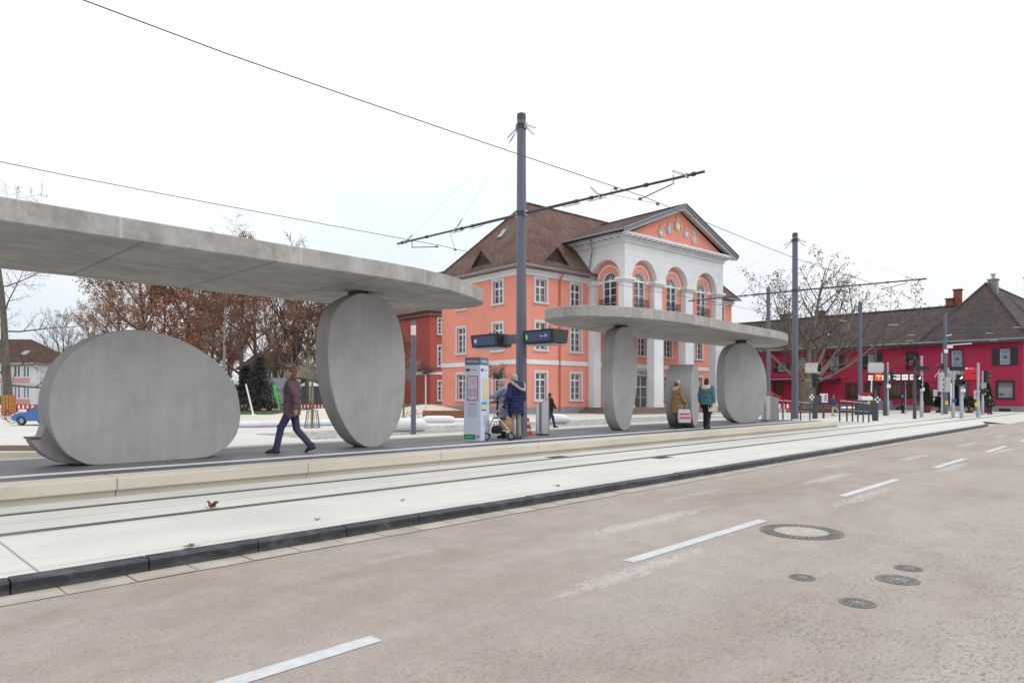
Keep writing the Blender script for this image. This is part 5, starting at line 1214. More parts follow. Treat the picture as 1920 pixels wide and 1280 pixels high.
# blades along the lawn so that its edge is not a clean sheet
rg = random.Random(8); m = MB(); Mg = leafm('grass_blade', (.055, .10, .025))
for i in range(1500):
    p = V((rg.uniform(-7,7), rg.uniform(-3,5.5), .0)); p.z = .06 if p.y < 1 else .12; a = rg.uniform(0,6.28); h = rg.uniform(.06,.16); m.add([p, p+V((.03*cos(a), .03*sin(a), 0)), p+V((rg.uniform(-.05,.05), rg.uniform(-.05,.05), h))], [(0,1,2)], Mg)
o = m.build('grass'); o.location = lw.location; o.rotation_euler = lw.rotation_euler; tag(o, kind='stuff')
# long curved white kerb bench in front of the mound
pts = [gnd(px, py, .11) for px, py in ((350,801.5),(420,801.5),(470,801),(530,799.5),(590,798),(640,797),(700,796),(745,796))]
m = MB(); m.tube([p + V((0,0,.14)) for p in pts], .14, M_whitec, 14); tag(m.build('curved_bench', None, 50), 'long thin white curved bench in front of the cream mound', 'bench')
def pod(p, rz, L_, r, lb, tip=.5, cat='bench'):
    prof = [(0,-L_/2)]; k = 14
    for i in range(1, k): f = i/k; e = abs(2*f-1); prof.append((r*(1-e**(2.2 if tip > .6 else 5))**(.62 if tip > .6 else .5), -L_/2 + L_*f))
    prof.append((0, L_/2)); m = MB(); m.T = TR(0,0,r*.86) @ RY(pi/2); m.lathe(prof, M_whitec, 28, cap=False)
    o = m.build('pod_seat', None, 60); o.location = p; o.rotation_euler = (0,0,rz); return tag(o, lb, cat, 'white rounded seats on the plaza')
pod(gnd(760, 809, .112), ANG_LEFT + .05, 1.75, .29, 'white sausage shaped seat behind the lamp column', .4)
pod(gnd(1042, 794.5, .112), ANG_LEFT - .12, 1.5, .27, 'white torpedo shaped seat with pointed tip, right of the litter bin', .9)
pod(pz(822, 35.5), ANG_LEFT + .1, 1.8, .20, 'long white seat in front of the wooden wall', .3)
m = MB(); m.tube([pz(845, 37, .16), pz(900, 37, .16), pz(960, 38.5, .16)], .13, M_whitec, 12); tag(m.build('curved_bench', None, 50), 'thin white bench continuing behind the info pillar', 'bench')
t = thing('wooden_wall', 'low brown corten planter wall with pale posts before the pink facade', 'planter wall', pz(832, 40.5), ANG_LEFT + .08)
M_cor = mat('corten_brown', (.20, .085, .04), .75, .25, 4)
MB().bx(-2.6, 1.25, -.06, .06, 0, .52, M_cor).build('panel', t)
for q in (-.6, .0, .62, 1.15): MB().bx(q-.02, q+.02, -.1, -.06, .0, .55, M_galv).build('post', t)
# long low brown board on legs before portico
t = thing('step_edge', 'long dark bench rail along the foot of the portico steps', 'bench', (C0 + E1*13.6 + E2*-8.2)[:2] + (.1,), AL)
MB().bx(-6.5, 8.5, -.25, .25, .2, .34, M_cor).build('seat', t)
for q in (-5.5, -2, 1.5, 5, 7.8): MB().bx(q-.12, q+.12, -.2, .2, 0, .2, M_dark).build('leg', t)
# play poles
def playpole(px, py, top, lean, col, lb, dish=True):
    p = gnd(px, py, .11); D = (HC-.11)*FC/(py-HZ); h = HC + (HZ-top)/FC*D - .11; a = LEFT*lean*D/FC
    t = thing('play_pole', lb, 'play pole', p); 
    MB().tube([(0,0,0), (a.x*.6, a.y*.6, h*.6), (a.x, a.y, h)], [.06,.055,.05], col, 8).build('pole', t, 50)
    m = MB(); m.lathe([(.2,0),(.2,.04),(.08,.07)], M_white, 14); m.build('foot', t)
    if dish: m = MB(); m.ext([(-.12,-.03,h*.55),(.0,-.03,h*.5),(.0,-.03,h*1.0),(-.22,-.03,h*.98)], (0,.06,0), col); m.T = None; o = m.build('fin', t); o.rotation_euler = (0,0,atan2(LEFT.y, LEFT.x)+pi); o.location = (a.x*.75, a.y*.75, 0)
playpole(475, 778, 720, 14, M_white, 'leaning white play pole on the lawn', False)
playpole(525, 774, 721, 10, mat('play_green', lin((60,190,75)), .45, .05, 4), 'leaning bright green play pole with a fin', True)
playpole(541, 772, 715, -8, M_white, 'leaning white play pole behind the walking person', False)
# red and white barrier boards along the building site
M_brd = mat('barrier_red', lin((170, 42, 45)), .5, .1, 4)
def barrier(p, rz, L_, lb, n=8):
    t = thing('barrier_board', lb, 'barrier', p, rz, 'red and white building site barriers'); m = MB()
    for k in range(n): m.bx(-L_/2 + k*L_/n, -L_/2 + (k+.55)*L_/n, -.02, .02, .22, .62, M_brd); m.bx(-L_/2 + (k+.55)*L_/n, -L_/2 + (k+1)*L_/n, -.02, .02, .22, .62, M_brd if k % 1 else M_brd)
    for k in range(n): m.bx(-L_/2 + (k+.56)*L_/n, -L_/2 + (k+.96)*L_/n, -.026, .026, .28, .56, M_white)
    m.build('board', t)
    for s_ in (-1, 1): MB().cb((s_*L_*.42, 0, .11), (.14, .5, .22), M_rubber).build('foot', t)
bl = ['beside the low pebble slab', 'behind the leaning white pole', 'below the dark conifers', 'left of the green play pole', 'right of the green play pole', 'behind the walking person', 'left of the caged tree', 'behind the caged tree', 'meeting the tall oval slab']
for k in range(9): q = 440 + k*26; barrier(pz(q, 58, .15), ANG_LEFT + .02*k, 1.15, 'red and white barrier board ' + bl[k], 4)
for k in range(3): barrier(pz(8 + k*34, 56, .15), ANG_LEFT, 1.4, 'red and white barrier board before the white house, ' + ('at the picture edge', 'behind the bicycles', 'behind the blue car')[k], 4)
barrier(pz(1471, 47, .35), ANG_LEFT, 1.4, 'white barrier board with red blocks behind the ticket machine', 5)
# low pale retaining wall with planting at far left
t = thing('planter', 'low pale stone planter with brown soil at the left edge', 'planter', gnd(20, 846, .11), ANG_LEFT); m = MB(); m.bx(-3.2, .32, -.0, 2.2, 0, .17, M_block); m.build('edging', t, None, .01); MB().bx(-3.1, -.02, .28, 1.9, .16, .18, mat('bed_soil', (.10, .05, .03))).build('soil', t)
# signboard frame behind the low slab
t = thing('sign_frame', 'grey steel frame holding two white panels behind the low pebble slab', 'signboard', pz(241, 40), ANG_LEFT + .5)
for q in (-.55, -.1, .35): MB().tube([(q,0,0),(q,0,5.0)], .045, M_galv, 8).build('post', t)
m = MB(); m.bx(-.5, -.14, -.02, .02, 3.9, 4.75, M_white); m.bx(-.06, .31, -.02, .02, 3.9, 4.95, M_white); m.build('panel', t)

# ------------------------------------------------------------------ background houses left
HW = at(68, 88); wh = thing('white_house', 'white two storey house with pink panels and a hipped brown roof, far left', 'house', (HW.x, HW.y, .05), ANG_LEFT)
# local x to the left, outward toward the viewer is +y
M_whp = mat_plaster('white_render', (.60, .61, .64), .2); M_pk = mat_plaster('pink_panel', (.55, .30, .26), .15); M_grn = mat('green_hoarding', lin((0, 95, 70)), .6, .1, 3)
m = MB(); cols = [(.9,1.75),(2.05,2.95),(4.35,5.0),(6.6,7.5),(8.2,9.1),(10.5,11.4)]
opn = [(13-b, 13-a, z0, z1) for a, b in cols for z0, z1 in ((1.05,2.75),(3.75,5.3))]
wall(m, (13,0), (0,0), 0, 5.7, opn, M_whp, .15); wall(m, (0,0), (0,-9), 0, 5.7, [], M_whp); m.build('wall', wh)
for a, b in cols:
    for z0, h in ((1.05,1.7),(3.75,1.55)): place_win(wh, win_mesh(b-a, h, .15, 0, 2, 1, M_wframe, M_surr, M_glass if h < 1.6 else M_glassl, False, .09), ((a+b)/2, 0, z0), pi)
m = MB()
for a, b in ((.85,3.0),(4.1,5.1),(6.5,9.2),(10.4,11.5)):
    for z0, z1 in ((.25,.98),(3.05,3.70)): m.bx(a, b, .0, .04, z0, z1, M_pk)
m.bx(-.1, 13, 0, .18, 2.86, 2.98, M_whp); m.bx(.7, 3.1, .0, .2, .12, .2, M_dark); m.build('balcony_panel', wh)
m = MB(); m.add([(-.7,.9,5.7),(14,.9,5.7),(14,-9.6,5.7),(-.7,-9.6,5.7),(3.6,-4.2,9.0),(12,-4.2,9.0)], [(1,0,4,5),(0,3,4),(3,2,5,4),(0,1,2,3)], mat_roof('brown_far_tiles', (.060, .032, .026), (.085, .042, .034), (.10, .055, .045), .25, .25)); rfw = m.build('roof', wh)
m = MB(); m.T = TR(1.7+.4, -1.0, 5.7+1.9*.647) @ RX(-atan2(3.3, 5.1)); m.bx(-.4, .4, -.5, .5, 0, .1, M_glassl); m.build('skylight', rfw)
MB().bx(3.3, 13, 1.2, 1.25, 0, 1.35, M_grn).build('hoarding', wh)
def far_house(px, D, w_, h, d_, rz, roofm, wallm, lb, nw=3, cat='building', name='far_house'):
    p = pz(px, D, .05); t = thing(name, lb, cat, p, rz); m = MB(); opn = []
    for k in range(nw):
        for z in ([.9] if h < 4.5 else [.9, 3.6]): opn.append((w_*(k+.25)/nw, w_*(k+.75)/nw, z, z+1.4))
    wall(m, (w_/2,0), (-w_/2,0), 0, h, opn, wallm, .15); wall(m, (-w_/2,0), (-w_/2,-d_), 0, h, [], wallm); wall(m, (w_/2,-d_), (w_/2,0), 0, h, [], wallm); m.build('wall', t)
    for o in opn: place_win(t, win_mesh(o[1]-o[0], 1.4, .15, 0, 2, 1, M_wframe, M_surr, M_glass, False, .08), (w_/2-(o[0]+o[1])/2, 0, o[2]), pi)
    m = MB(); q = .5; rh_ = h + d_*.32
    m.add([(-w_/2-q,q,h),(w_/2+q,q,h),(w_/2+q,-d_-q,h),(-w_/2-q,-d_-q,h),(-w_/2+1,-d_/2,rh_),(w_/2-1,-d_/2,rh_)], [(1,0,4,5),(3,2,5,4),(0,3,4),(2,1,5),(0,1,2,3)], roofm); m.build('roof', t); return t
M_yelw = mat_plaster('yellow_render', (.50, .42, .26), .2)
far_house(497, 92, 7, 4.9, 8, ANG_LEFT, MATS['brown_far_tiles'], M_yelw, 'yellowish house beyond the park trees', 4)
far_house(510, 74, 4.4, 2.1, 4, ANG_LEFT, M_zinc, M_whp, 'low white kiosk with dark windows beyond the lawn', 3, 'kiosk', 'kiosk')
far_house(612, 70, 5.2, 3.1, 5, ANG_LEFT, mat('navy_roof', (.04, .045, .08), .6, .2, 3), mat('slate_wall', (.10, .10, .13), .7, .2, 3), 'dark slate coloured pavilion behind the caged tree', 3, 'pavilion', 'pavilion')
far_house(1395, 105, 20, 6.5, 10, ANG_LEFT+.1, mat_roof('brick_red_tiles', (.09, .035, .025), (.13, .05, .035), (.12, .07, .05), .25, .25), mat('brown_brick', (.13, .05, .04), .85, .2, 4), 'brown brick house behind the end of the far canopy', 6)
t = thing('parasol', 'white market parasol in front of the slate pavilion', 'parasol', pz(580, 66)); m = MB(); m.lathe([(1.1,2.3),(.6,2.62),(.0,2.8)], M_white, 10, cap=False); m.build('shade', t); MB().tube([(0,0,0),(0,0,2.75)], .03, M_galv, 6).build('pole', t)
# hedge line that closes the park view
rg = random.Random(12); m = MB(); HD = DG + [leafm('hedge_brown', (.05, .04, .025))]
for k in range(5200):
    f = rg.random(); p = pz(-60 + 800*f, 100 + rg.uniform(-3, 3), 0); p.z = abs(rg.gauss(0, 1.5)) + .1; dd = V([rg.gauss(0,1) for _ in range(3)]).normalized(); e = dd.orthogonal(); s_ = rg.uniform(.25, .55)
    m.add([p, p+dd*s_*.6+e*s_*.4, p+dd*s_*1.2, p+dd*s_*.6-e*s_*.4], [(0,1,2,3)], HD[rg.randrange(4)])
tag(m.build('undergrowth'), kind='stuff')
# ================================================================== PEOPLE
M_skin = mat('skin', (.50, .29, .21), .55, .08, 8); M_eye = mat('eye_dark', (.02, .015, .012), .3, 0); M_greyhair = mat('grey_hair', (.36, .35, .34), .8, .25, 30); M_dkhair = mat('dark_hair', (.02, .016, .014), .6, .3, 30); M_brhair = mat('auburn_hair', (.13, .045, .022), .6, .3, 30)
M_shoe = mat('dark_shoe', (.03, .026, .025), .6, .1, 8)
def fab(n, c, v=.14): return mat(n, c, .85, v, 9, 5, .25, 140)
def blob(parts, vox, name, material, parent, it=2):
    m = MB()
    for p in parts:
        if p[0] == 'c':
            a, b, r0, r1 = V(p[1]), V(p[2]), p[3], p[4]; d = (b-a); L_ = d.length or 1e-4; d.normalize(); n = 5
            pts, rs = [], []
            for i in range(n+1): t = pi/2*(1-i/n); pts.append(a - d*r0*sin(t)); rs.append(max(1e-4, r0*cos(t)))
            for i in range(n+1): t = pi/2*i/n; pts.append(b + d*r1*sin(t)); rs.append(max(1e-4, r1*cos(t)))
            m.tube(pts, rs, material, 12)
        else: m.ell(p[1], p[2], material, 16, 12, p[3] if len(p) > 3 else None)
    o = link(name, m.mesh(name), None)
    r = o.modifiers.new('r', 'REMESH'); r.mode = 'VOXEL'; r.voxel_size = vox; r.use_smooth_shade = True
    s = o.modifiers.new('s', 'SMOOTH'); s.factor = .5; s.iterations = it
    dg = bpy.context.evaluated_depsgraph_get(); me = bpy.data.meshes.new_from_object(o.evaluated_get(dg)); me.name = name
    me.materials.clear(); me.materials.append(material); me.shade_smooth()
    o.modifiers.clear(); old = o.data; o.data = me; bpy.data.meshes.remove(old)
    o.name = name; o.parent = parent; return o
def hand(parts, el, ha, side, curl=.5, s=1.0):
    el, ha = V(el), V(ha); d = (ha-el).normalized(); up = V((0,0,1)) if abs(d.z) < .8 else V((1,0,0)); b = d.cross(up).normalized(); n = b.cross(d).normalized()
    if abs(d.z) >= .8: spread, nn = n, b*side
    else: spread, nn = n, b
    parts.append(('c', ha, ha + d*.05*s, .026*s, .028*s)); parts.append(('c', ha + spread*.016*s + d*.03*s, ha - spread*.016*s + d*.06*s, .02*s, .02*s))
    inn = V((0, -side, 0)) if abs(d.z) >= .8 else V((0, 0, -1))
    for k, ln in enumerate((.070, .080, .075, .058)):
        q = ha + d*.075*s + spread*(.027 - .018*k)*s; m1 = q + (d*(1-curl*.4) + inn*curl*.5).normalized()*ln*.5*s; m2 = m1 + (d*(1-curl) + inn*curl).normalized()*ln*.5*s
        parts.append(('c', q, m1, .0095*s, .009*s)); parts.append(('c', m1, m2, .009*s, .0075*s))
    q = ha + d*.02*s + spread*.028*s; parts.append(('c', q, q + (spread*.7 + d*.7)*.035*s, .011*s, .0105*s)); parts.append(('c', q + (spread*.7+d*.7)*.035*s, q + (spread*.55+d*.9)*.06*s + inn*.01, .0105*s, .009*s))
BASE = dict(hipL=(0,.09,.92), hipR=(0,-.09,.92), knL=(.02,.10,.50), knR=(.02,-.10,.50), anL=(-.02,.11,.085), anR=(-.02,-.11,.085), pel=(0,0,.97), waist=(0,0,1.12), chest=(.0,0,1.32), neck=(0,0,1.48), head=(.02,0,1.635),
            shL=(0,.185,1.42), shR=(0,-.185,1.42), elL=(-.03,.245,1.14), elR=(-.03,-.245,1.14), haL=(.06,.24,.90), haR=(.06,-.24,.90), toeL=None, toeR=None)
def person(label, loc, facing, h, jacket, trousers, pose={}, hair=M_greyhair, hair_long=0, coat=.80, quilt=0, hy=0, shoe=M_shoe, hat=None, hood=None, group=None, vox=.011, bulk=1.0, scarf=None):
    t = thing('person', label, 'person', loc, atan2(facing.y, facing.x), group); t.scale = (h/1.75,)*3
    J = {k: V(v) if v else None for k, v in {**BASE, **pose}.items()}
    for s in 'LR':
        if J['toe'+s] is None: J['toe'+s] = J['an'+s] + V((.17, .02 if s == 'L' else -.02, -.05))
    B = []; Rh = Matrix.Rotation(hy, 3, 'Z'); hd = J['head']; F = lambda x, y, z: hd + Rh @ V((x, y, z))
    B += [('e', hd, (.094,.076,.112), Rh), ('e', F(.025,0,-.045), (.068,.060,.080), Rh), ('e', F(.045,0,-.085), (.040,.036,.032), Rh), ('c', F(.092,0,.012), F(.112,0,-.022), .010, .015), ('c', F(.082,0,-.062), F(.086,0,-.062), .02, .014), ('c', F(.083,-.025,.03), F(.083,.025,.03), .014, .014)]
    for s in (-1, 1): B.append(('e', F(-.005,.078*s,-.01), (.020,.011,.032), Rh))
    B += [('c', J['neck']-V((0,0,.06)), hd-V((.02,0,.07)), .058, .052), ('c', J['chest']+V((0,-.09,0)), J['chest']+V((0,.09,0)), .115, .115), ('c', J['waist']+V((0,-.06,0)), J['waist']+V((0,.06,0)), .105, .105), ('c', J['pel']+V((0,-.07,0)), J['pel']+V((0,.07,0)), .115, .115), ('c', J['pel'], J['chest'], .12, .12), ('c', J['chest'], J['neck'], .09, .06)]
    for s, q in (('L', 1), ('R', -1)):
        B += [('c', J['chest']+V((0,.1*q,.06)), J['sh'+s], .06, .055), ('c', J['sh'+s], J['el'+s], .050, .040), ('c', J['el'+s], J['ha'+s], .039, .026), ('c', J['hip'+s], J['kn'+s], .082, .056), ('c', J['kn'+s], J['an'+s], .055, .038), ('c', J['an'+s]-V((.03,0,.035)), J['toe'+s], .036, .026)]
        hand(B, J['el'+s], J['ha'+s], q)
    body = blob(B, vox, 'body', M_skin, t)
    m = MB()
    for s in (-1, 1): m.ell(F(.083,.031*s,.012), (.010,.013,.009), M_eye, 8, 6)
    m.build('eyes', t, 60)
    # trousers
    T = [('c', J['pel']+V((0,-.07,.0)), J['pel']+V((0,.07,.0)), .128, .128)]
    for s in 'LR': T += [('c', J['hip'+s], J['kn'+s], .098, .072), ('c', J['kn'+s], J['an'+s]+V((0,0,-.02)), .072, .066), ('e', J['kn'+s]+V((.004,0,.03)), (.078,.073,.06)), ('e', J['an'+s]+V((0,0,.03)), (.074,.070,.03)), ('e', (J['kn'+s]+J['an'+s])/2, (.073,.070,.045))]
    blob(T, vox, 'trousers', trousers, t)
    S = []
    for s in 'LR':
        a, b = J['an'+s], J['toe'+s]; S += [('c', a+V((-.045,0,-.035)), a+(b-a)*.6+V((0,0,-.0)), .047, .045), ('c', a+(b-a)*.5, b, .045, .036)]
    blob(S, vox, 'shoes', shoe, t)
    # jacket or coat
    k = bulk; K = [('c', J['chest']+V((0,-.10,.02)), J['chest']+V((0,.10,.02)), .145*k, .145*k), ('c', J['waist']+V((0,-.08,0)), J['waist']+V((0,.08,0)), .145*k, .145*k), ('c', J['neck']+V((0,0,-.09)), J['neck']+V((0,0,-.01)), .11, .078), ('c', J['waist'], J['chest'], .15*k, .15*k)]
    bot = J['pel'].lerp(J['waist'], .4); bot.z = coat + .06; mid = (bot + J['waist'])/2
    K += [('c', J['pel']+V((0,-.075,0)), J['pel']+V((0,.075,0)), .15*k, .15*k)]
    if coat < .9: K += [('c', J['pel']+V((0,-.08,0)), V((J['pel'].x, -.085, coat-.02)), .145*k, .14*k), ('c', J['pel']+V((0,.08,0)), V((J['pel'].x, .085, coat-.02)), .145*k, .14*k), ('c', J['pel'], V((J['pel'].x, 0, coat-.02)), .15*k, .155*k)]
    if quilt:
        z = coat+.02; i = 0
        while z < 1.42:
            c = J['pel'].lerp(J['chest'], min(1, max(0, (z-.97)/.35))); K.append(('e', (c.x-.005, c.y, z), (.168*k, .236*k, .050))); z += .083
    for s, q in (('L', 1), ('R', -1)):
        sh, el, ha = J['sh'+s], J['el'+s], J['ha'+s]
        K += [('c', J['chest']+V((0,.1*q,.07)), sh, .10, .088*k), ('c', sh, el, .086*k, .070*k), ('c', el, el.lerp(ha, .93), .070*k, .052*k)]
        for a, b in ((sh, el), (el, ha)):
            for f in ((.3, .6, .9) if quilt else (.55,)): K.append(('e', a.lerp(b, f), ((.084 if a is sh else .066)*k,)*2 + (.034,)))
    jk = blob(K, vox*1.15, 'jacket', jacket, t, 3)
    bm = bmesh.new(); bm.from_mesh(jk.data); r_ = random.Random(len(label))
    bmesh.ops.delete(bm, geom=[v for v in bm.verts if v.co.z < coat and abs(v.co.y) < .215 and not any((v.co - J['ha'+s]).length < .2 or (v.co - J['el'+s]).length < .12 for s in 'LR')], context='VERTS')
    for v in bm.verts:      # folds and creases
        v.co += v.normal*((.007)*sin(38*v.co.z + 9*v.co.y + 5*sin(21*v.co.y + 13*v.co.x)) + .004*sin(61*v.co.x + 47*v.co.z))
    bm.to_mesh(jk.data); bm.free()
    # hair / hat / hood
    Hh = [('e', F(-.016,0,.026), (.098,.084,.104), Rh), ('e', F(-.035,0,-.02), (.072,.080,.09), Rh)]
    if hair_long: Hh += [('e', F(-.05,0,-.09), (.062,.085,.12), Rh)]
    hr = blob(Hh, .009, 'hair', hair, t)
    # cut the hair back from the face
    bm = bmesh.new(); bm.from_mesh(hr.data); inv = Rh.transposed()
    dead = [v for v in bm.verts if (lambda p: p.x > .035 and p.z < .062 or (p.x > -.0 and p.z < -.01))(inv @ (v.co - hd))]; bmesh.ops.delete(bm, geom=dead, context='VERTS'); bm.to_mesh(hr.data); bm.free()
    if hat: blob([('e', F(-.01,0,.075), (.104,.09,.062), Rh), ('c', F(-.01,-.03,.05), F(-.01,.03,.05), .085, .085)], .012, 'hat', hat, t)
    if hood:
        nk = J['neck']; g = lambda x, y, z: nk + V((x, y, z))
        blob([('c', g(-.10,-.12,-.02), g(-.10,.12,-.02), .085, .085), ('c', g(-.17,-.07,-.11), g(-.17,.07,-.11), .085, .085), ('c', g(.0,-.13,.0), g(-.09,-.13,-.0), .05, .06), ('c', g(.0,.13,.0), g(-.09,.13,-.0), .05, .06)], .012, 'hood', jacket, t)
        ring = [g(.04,-.16,.03), g(-.06,-.215,.03), g(-.17,-.19,-.04), g(-.25,-.10,-.14), g(-.275,0,-.175), g(-.25,.10,-.14), g(-.17,.19,-.04), g(-.06,.215,.03), g(.04,.16,.03)]
        rr = random.Random(4); blob([('c', a, b, .032, .032) for a, b in zip(ring, ring[1:])] + [('e', a.lerp(b, rr.random()) + V([rr.gauss(0,.016) for _ in range(3)]), (.02,.02,.02)) for a, b in zip(ring, ring[1:]) for _ in range(7)], .009, 'fur_trim', hood, t, 1)
    if scarf: blob([('c', J['neck']+V((.05,-.08,-.02)), J['neck']+V((.05,.08,-.02)), .06, .06), ('c', J['neck']+V((-.06,-.1,-.02)), J['neck']+V((-.06,.1,-.02)), .07, .07), ('e', J['neck']+V((-.10,0,-.06)), (.07,.16,.07))], .012, 'scarf', scarf, t)
    return t
WALK = dict(knL=(.20,.09,.53), anL=(.30,.09,.10), knR=(-.06,-.09,.50), anR=(-.36,-.09,.17), toeR=(-.25,-.1,.05), elL=(-.14,.25,1.17), haL=(-.14,.25,.93), elR=(.08,-.25,1.16), haR=(.22,-.22,.98))
N_navy = fab('navy_puffer', (.012, .018, .085)); F_beige = fab('grey_beige_corduroy', (.24, .225, .22)); F_lav = fab('lavender_grey_coat', (.33, .33, .41)); F_black = fab('black_cloth', (.012, .012, .014)); F_fur = mat('beige_fur', (.42, .34, .23), .95, .35, 40)
man = person('elderly white haired man in a navy puffer jacket with fur trimmed hood, seen from behind', gnd(967, 823, .376), LEFT*.72 + FWD*.66, 1.74, N_navy, F_beige,
             dict(head=(.075,.0,1.62), neck=(.02,0,1.49), chest=(-.01,0,1.32), knL=(.03,.11,.49), knR=(.0,-.10,.49), elL=(.0,.29,1.13), haL=(.16,.30,.86), elR=(-.02,-.29,1.13), haR=(.10,-.27,.88)), M_greyhair, 0, .68, 1, .35, mat('brown_shoe', (.05,.035,.03), .6, .1, 8), None, F_fur, None, .010, 1.12)
woman = person('elderly woman in an open lavender grey coat touching the info pillar', gnd(944, 821, .376), LEFT*.93 + FWD*.1, 1.62, F_lav, F_black,
             dict(head=(.07,0,1.62), neck=(.03,0,1.48), elL=(.24,.22,1.22), haL=(.46,.13,1.20), elR=(.12,-.25,1.14), haR=(.34,-.20,1.06)), M_greyhair, 0, .62, 0, .1, M_shoe, None, None, None, .010, 1.05)
m = MB(); blob([('c', (.135,-.05,1.36), (.150,-.05,.72), .05, .06), ('c', (.135,.06,1.36), (.150,.08,.72), .05, .06)], .012, 'black_vest', F_black, woman)
# paper bag in the man's hand
M_kraft = mat('kraft_paper', (.33, .19, .085), .8, .22, 4, bump=.4, bscale=14)
def bag(loc, rz, w_, d_, h, mm, lb, cat, name, prints=(), handles=True):
    t = thing(name, lb, cat, loc, rz); m = MB(); q = .94
    m.add([(-w_/2*q,-d_/2*q,0),(w_/2*q,-d_/2*q,0),(w_/2*q,d_/2*q,0),(-w_/2*q,d_/2*q,0),(-w_/2*1.02,-d_/2*.7,h*.55),(w_/2*1.03,-d_/2*1.05,h*.5),(w_/2,d_/2*.8,h*.55),(-w_/2,d_/2*1.04,h*.5),(-w_/2*.92,-d_/2*.35,h),(w_/2*.96,-d_/2*.3,h*.97),(w_/2*.95,d_/2*.35,h),(-w_/2*.93,d_/2*.3,h*.98)],
          [(0,3,2,1),(0,1,5,4),(1,2,6,5),(2,3,7,6),(3,0,4,7),(4,5,9,8),(5,6,10,9),(6,7,11,10),(7,4,8,11)], mm)
    for z0, z1, m2 in prints:
        for s_ in (-1, 1): y = s_*(d_/2*1.06); m.bx(-w_*.42, w_*.42, min(y, y+s_*.004), max(y, y+s_*.004), h*z0, h*z1, m2)
    m.build('sack', t)
    if handles:
        m = MB()
        for y in (-d_*.12, d_*.12): m.tube([(-w_*.2,y,h*.97),(-w_*.1,y*.5,h+.12),(w_*.1,y*.5,h+.12),(w_*.2,y,h*.97)], .006, mm, 6)
        m.build('handle', t)
    return t
hl = at(948, 17.8); bag((hl.x, hl.y, .60), ANG_LEFT+.3, .32, .16, .36, M_kraft, "brown paper shopping bag hanging from the elderly man's hand", 'paper bag', 'paper_bag')
# rollator
t = thing('rollator', 'wheeled walking frame with black seat standing between woman and info pillar', 'rollator', gnd(938, 824, .376), ANG_LEFT)
M_alu = mat('aluminium_tube', (.50,.51,.53), .35, .08, 5, metal=.8)
m = MB()
for s in (-1, 1):
    y = s*.27; m.tube([(.36,y,.12),(.30,y,.30),(.16,y,.62),(.0,y,.86),(-.10,y,.95)], .014, M_alu, 8); m.tube([(-.28,y,.12),(-.20,y,.30),(.05,y,.58)], .014, M_alu, 8); m.tube([(.30,y,.24),(-.24,y,.24)], .011, M_alu, 6)
m.tube([(.0,-.27,.56),(.0,.27,.56)], .012, M_alu, 6); m.tube([(.28,-.27,.30),(.28,.27,.30)], .012, M_alu, 6); m.build('frame', t, 50)
MB().bx(-.16, .18, -.24, .24, .555, .585, M_black).build('seat', t, None, .008)
for s in (-1, 1):
    m = MB(); m.tube([(-.08,s*.27,.945),(-.22,s*.27,.96)], .02, M_black, 8); m.tube([(-.06,s*.27,.92),(-.18,s*.27,.89)], .008, M_red, 6); m.build('handgrip', t)
    for x in (.36, -.28):
        w_ = link('wheel', None, t, (x, s*.27, .10)); 
        m = MB(); m.torus((0,0,0), .085, .017, M_rubber, 'Y', 22, 6); o = m.build('tyre', t); o.location = (x, s*.27, .102); bpy.data.objects.remove(w_)
        q = MB(); q.torus((0,0,0), .05, .006, M_galv, 'Y', 16, 5); q.tube([(0,-.02,0),(0,.02,0)], .018, M_galv, 8)
        for k in range(5): a = 2*pi*k/5; q.tube([(0,0,0),(.08*cos(a),0,.08*sin(a))], .006, M_galv, 4)
        q.build('rim', o)
m = MB(); m.bx(-.12, .16, -.2, .2, .33, .35, M_galv)
for k in range(5): m.tube([(-.12+k*.07,-.2,.34),(-.12+k*.07,-.2,.48),(-.12+k*.07,.2,.48),(-.12+k*.07,.2,.34)], .004, M_galv, 4)
m.build('basket', t)
hb = t.location + LEFT*.08 + V((0,0,.36)) - FWD*.30
t = thing('handbag', 'black handbag hung on the front of the rollator', 'handbag', (hb.x, hb.y, .56), ANG_LEFT); blob([('e', (0,0,.10), (.155,.06,.11)), ('c', (-.11,0,.04), (.11,0,.04), .045, .045)], .012, 'pouch', F_black, t); m = MB(); m.tube([(-.09,0,.18),(-.06,0,.30),(.06,0,.30),(.09,0,.18)], .010, M_black, 6); m.build('handle', t)
# walkers, at rest in mid stride
person('person in a dark plum jacket and navy trousers striding left past the low slab', gnd(548, 851, .376), LEFT - FWD*.03, 1.72, fab('plum_jacket', (.11,.065,.082)), fab('navy_trousers', (.035,.042,.085)), WALK, M_brhair, 1, .78)
tan = person('woman in a tan coat and cream hat carrying a white bag on the platform', gnd(1270, 803, .376), -LEFT*.9 + FWD*.35, 1.68, fab('tan_coat', (.30,.19,.09)), F_black,
             dict(knL=(.08,.09,.51), anL=(.06,.10,.09), knR=(.0,-.09,.50), anR=(-.12,-.10,.09), elR=(.02,-.27,1.14), haR=(.20,-.26,.92)), M_brhair, 1, .55, 0, 0, M_shoe, mat('cream_hat', (.50,.42,.32), .9, .15, 9), None, None, .012, 1.0, mat('cream_scarf', (.55,.48,.38), .9, .15, 9))
b_ = at(1283, 23.5); bag((b_.x, b_.y, .60), ANG_LEFT, .42, .18, .46, mat('white_bag', (.55,.54,.56), .6, .1, 5), 'white shopping bag with red stripes beside the tan coat', 'shopping bag', 'shopping_bag', ((.3,.42,M_cr),(.6,.7,M_cr)))
